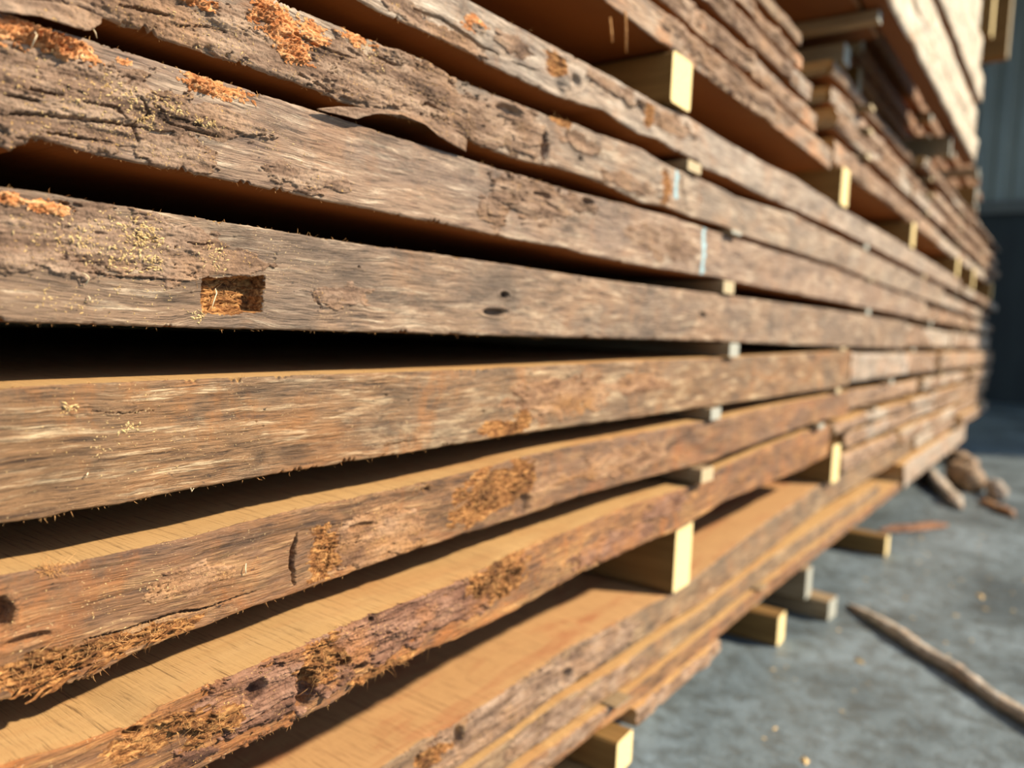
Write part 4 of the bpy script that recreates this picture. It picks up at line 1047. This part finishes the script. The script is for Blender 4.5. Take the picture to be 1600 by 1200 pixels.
scrap('wood_scrap', (-.40, 3.70), (-.27, 3.36), .06, .05, 'dim scrap at the back of the heap of scraps', M['low'], 11)
scrap('bark_scrap', (-.36, 2.10), (-.24, 2.32), .05, .006, 'flat brown bark scrap on the floor beyond the third floor bearer', M['bark_dark'], 12)

r = random.Random(77)
V, Fc = [], []
for _ in range(170):
    x, y = r.uniform(-.32, .35), r.uniform(.55, 2.4)
    s = r.uniform(.001, .0032) * (2.0 if r.random() < .06 else 1)
    an = r.uniform(0, 6.28); el = r.uniform(1, 3)
    b = len(V)
    for (p, q, z) in ((1, 0, 0), (0, 1, 0), (-1, 0, 0), (0, -1, 0)):
        V.append((x + (p * el * math.cos(an) - q * math.sin(an)) * s, y + (p * el * math.sin(an) + q * math.cos(an)) * s, .0004))
    V.append((x, y, s * .8))
    Fc += [(b + k, b + (k + 1) % 4, b + 4) for k in range(4)] + [(b + 3, b + 2, b + 1, b)]
chips = mesh_obj('wood_chips', V, Fc, M['fleck'], None, smooth=False)
tag(chips, 'tiny wood chips strewn over the grey concrete beside the stack', 'wood chips', None, 'stuff')

# ------------------------------------------------------------------ the shed
t = NT('grey_concrete')
co = t.coord()
n1 = t.noise(co, 3.2, 8, .62, .3); n2 = t.noise(co, 34, 6, .7); n3 = t.noise(co, 240, 3, .6)
col = t.ramp(n1.outputs[0], [(.34, srgb(66, 78, 84)), (.5, srgb(98, 112, 119)), (.66, srgb(124, 140, 150))])
col = t.mix(t.ramp(n2.outputs[0], [(.40, .55), (.55, 0.0)]), col, srgb(74, 76, 72))
col = t.mix(t.ramp(n3.outputs[0], [(.62, 0.0), (.72, .6)]), col, srgb(168, 160, 140))
t.bump(t.math('ADD', n2.outputs[0], t.math('MULTIPLY', n3.outputs[0], .4)), .003)
conc = t.done(col, t.ramp(n2.outputs[0], [(.35, .28), (.6, .55)]))
t.b.inputs['Specular IOR Level'].default_value = .5
def slab_box(name, lo, hi, mat):
    (x0, y0, z0), (x1, y1, z1) = lo, hi
    V = [(x, y, z) for z in (z0, z1) for (x, y) in ((x0, y0), (x1, y0), (x1, y1), (x0, y1))]
    Fc = [(3, 2, 1, 0), (4, 5, 6, 7), (0, 1, 5, 4), (1, 2, 6, 5), (2, 3, 7, 6), (3, 0, 4, 7)]
    return mesh_obj(name, V, Fc, mat, None, smooth=False)
structure(slab_box('floor', (-2.2, -4, -.1), (1.1, 9, 0), conc))
steel = plain('dark_sheet_steel', srgb(150, 160, 156), srgb(172, 182, 176), 8, (1, 1, .2), .6)
dark_ground = plain('dark_yard_gravel', srgb(58, 54, 48), srgb(84, 80, 72), 30)
structure(slab_box('ground', (1.1, -6, -.12), (12, 12, -.02), dark_ground))  # unseen dark ground, added to cut light bounced up under the slabs
navy = plain('navy_door_paint', srgb(42, 50, 56), srgb(56, 66, 70), 6, (1, 1, .2), .5)
railm = plain('grey_rail_paint', srgb(104, 108, 106), srgb(124, 128, 124), 12, (.2, 1, 1), .6)
def corrugated(name, p0, p1, z0, z1, pitch=.15, depth=.03):
    a, b = Vector(p0), Vector(p1)
    L = (b - a).length; d = (b - a).normalized(); nrm = Vector((-d.y, d.x))
    pts = []
    m = int(L / pitch)
    for i in range(m):
        for f, e in ((0, 0), (.30, 0), (.40, 1), (.60, 1), (.70, 0)):
            q = a + d * ((i + f) * pitch) + nrm * (e * depth)
            pts.append((q.x, q.y))
    V = [(x, y, z) for (x, y) in pts for z in (z0, z1)]
    back = [(x + nrm.x * -.04, y + nrm.y * -.04, z) for (x, y) in (pts[0], pts[-1]) for z in (z0, z1)]
    Fc = [(2 * i, 2 * i + 2, 2 * i + 3, 2 * i + 1) for i in range(len(pts) - 1)]
    return structure(mesh_obj(name, V, Fc, steel, None, smooth=False))
corrugated('wall_back', (3.0, 8.0), (-2.2, 8.0), 0, 3.6)
corrugated('wall_left', (-1.36, 8.0), (-1.36, -4.0), 0, 3.6)  # added close behind the stack to keep light out of its gaps
structure(slab_box('wall_front', (-2.2, -4.06, 0), (2.0, -4.0, 3.6), steel))  # unseen wall, added to shut out sky light from the near end
corrugated('wall_right', (2.3, 5.6), (2.3, 8.0), 0, 3.6)  # unseen wall, added to keep the sun off the far floor
structure(slab_box('ceiling', (-2.2, -4, 3.6), (.5, 9, 3.66), steel))  # unseen roof, included to block sky light from above
structure(slab_box('door_1', (-.95, 7.9, 0), (.6, 7.955, 1.62), navy))
structure(slab_box('trim_1', (-1.6, 7.86, 1.63), (1.4, 7.955, 1.74), railm))

# rack shelf with two pale upright planks, beyond the overhead pack
root = bpy.data.objects.new('steel_rack', None); C.objects.link(root); root.location = (-1.29, 3.0, EYE + .8)
tag(root, 'dark steel rack arms on the wall, carrying two pale planks', 'rack')
def part(name, lo, hi, mat):
    o = slab_box(name, lo, hi, mat)
    for v in o.data.vertices: v.co -= root.location
    o.parent = root
    return o
part('arm', (-1.29, 2.95, EYE + .935), (-.34, 3.01, EYE + .972), navy)
part('arm', (-1.29, 2.84, EYE + .935), (-.34, 2.90, EYE + .972), navy)
part('brace', (-1.29, 2.86, EYE + .86), (-.80, 2.89, EYE + .935), navy)
part('plate', (-1.30, 2.80, EYE + .80), (-1.285, 3.20, EYE + 1.2), navy)
part('arm', (-1.29, 3.10, EYE + .935), (-.34, 3.16, EYE + .972), navy)
timber('pale_plank', -.90, -.29, 2.875, .05, .9725, 1.32, M['bearer'], M['bearer_end'], 'brighter pale plank end on the dark rack, next to the cream planks', 'timber plank', None, 0, 700)
timber('pale_plank', -.90, -.262, 3.11, .05, .9725, 1.32, M['bearer'], M['spacer_end'], 'duller pale plank end on the dark rack, farther from the cream planks', 'timber plank', None, 0, 701)

# ------------------------------------------------------------------ light
w = bpy.data.worlds.new('sky'); bpy.context.scene.world = w
w.use_nodes = True
bg = w.node_tree.nodes['Background']
bg.inputs[0].default_value = (.56, .74, 1.0, 1)
bg.inputs[1].default_value = .75
sun = bpy.data.lights.new('sun', 'SUN')
sun.energy = 6.5
sun.color = (1.0, .83, .62)
sun.angle = math.radians(2.2)
so = bpy.data.objects.new('sun', sun); C.objects.link(so)
so.rotation_euler = Vector((.72, .46, .68)).to_track_quat('Z', 'Y').to_euler()
so.location = (3, 1, 4)

# ------------------------------------------------------------------ camera
cam = bpy.data.cameras.new('camera')
cam.sensor_width = 36; cam.lens = 27
cam.clip_start = .02
cam.dof.use_dof = True
cam.dof.focus_distance = .365
cam.dof.aperture_fstop = 5.2
co_ = bpy.data.objects.new('camera', cam); C.objects.link(co_)
co_.matrix_world = Matrix(((0.805486,-0.078935,0.587335,0),(0.591017,0.034252,-0.805932,0),(0.043499,0.996291,0.074242,EYE),(0,0,0,1)))
bpy.context.scene.camera = co_
sc = bpy.context.scene
sc.view_settings.view_transform = 'Standard'
sc.view_settings.look = 'None'
sc.view_settings.gamma = 1
sc.view_settings.use_curve_mapping = False
sc.view_settings.exposure = 0.36
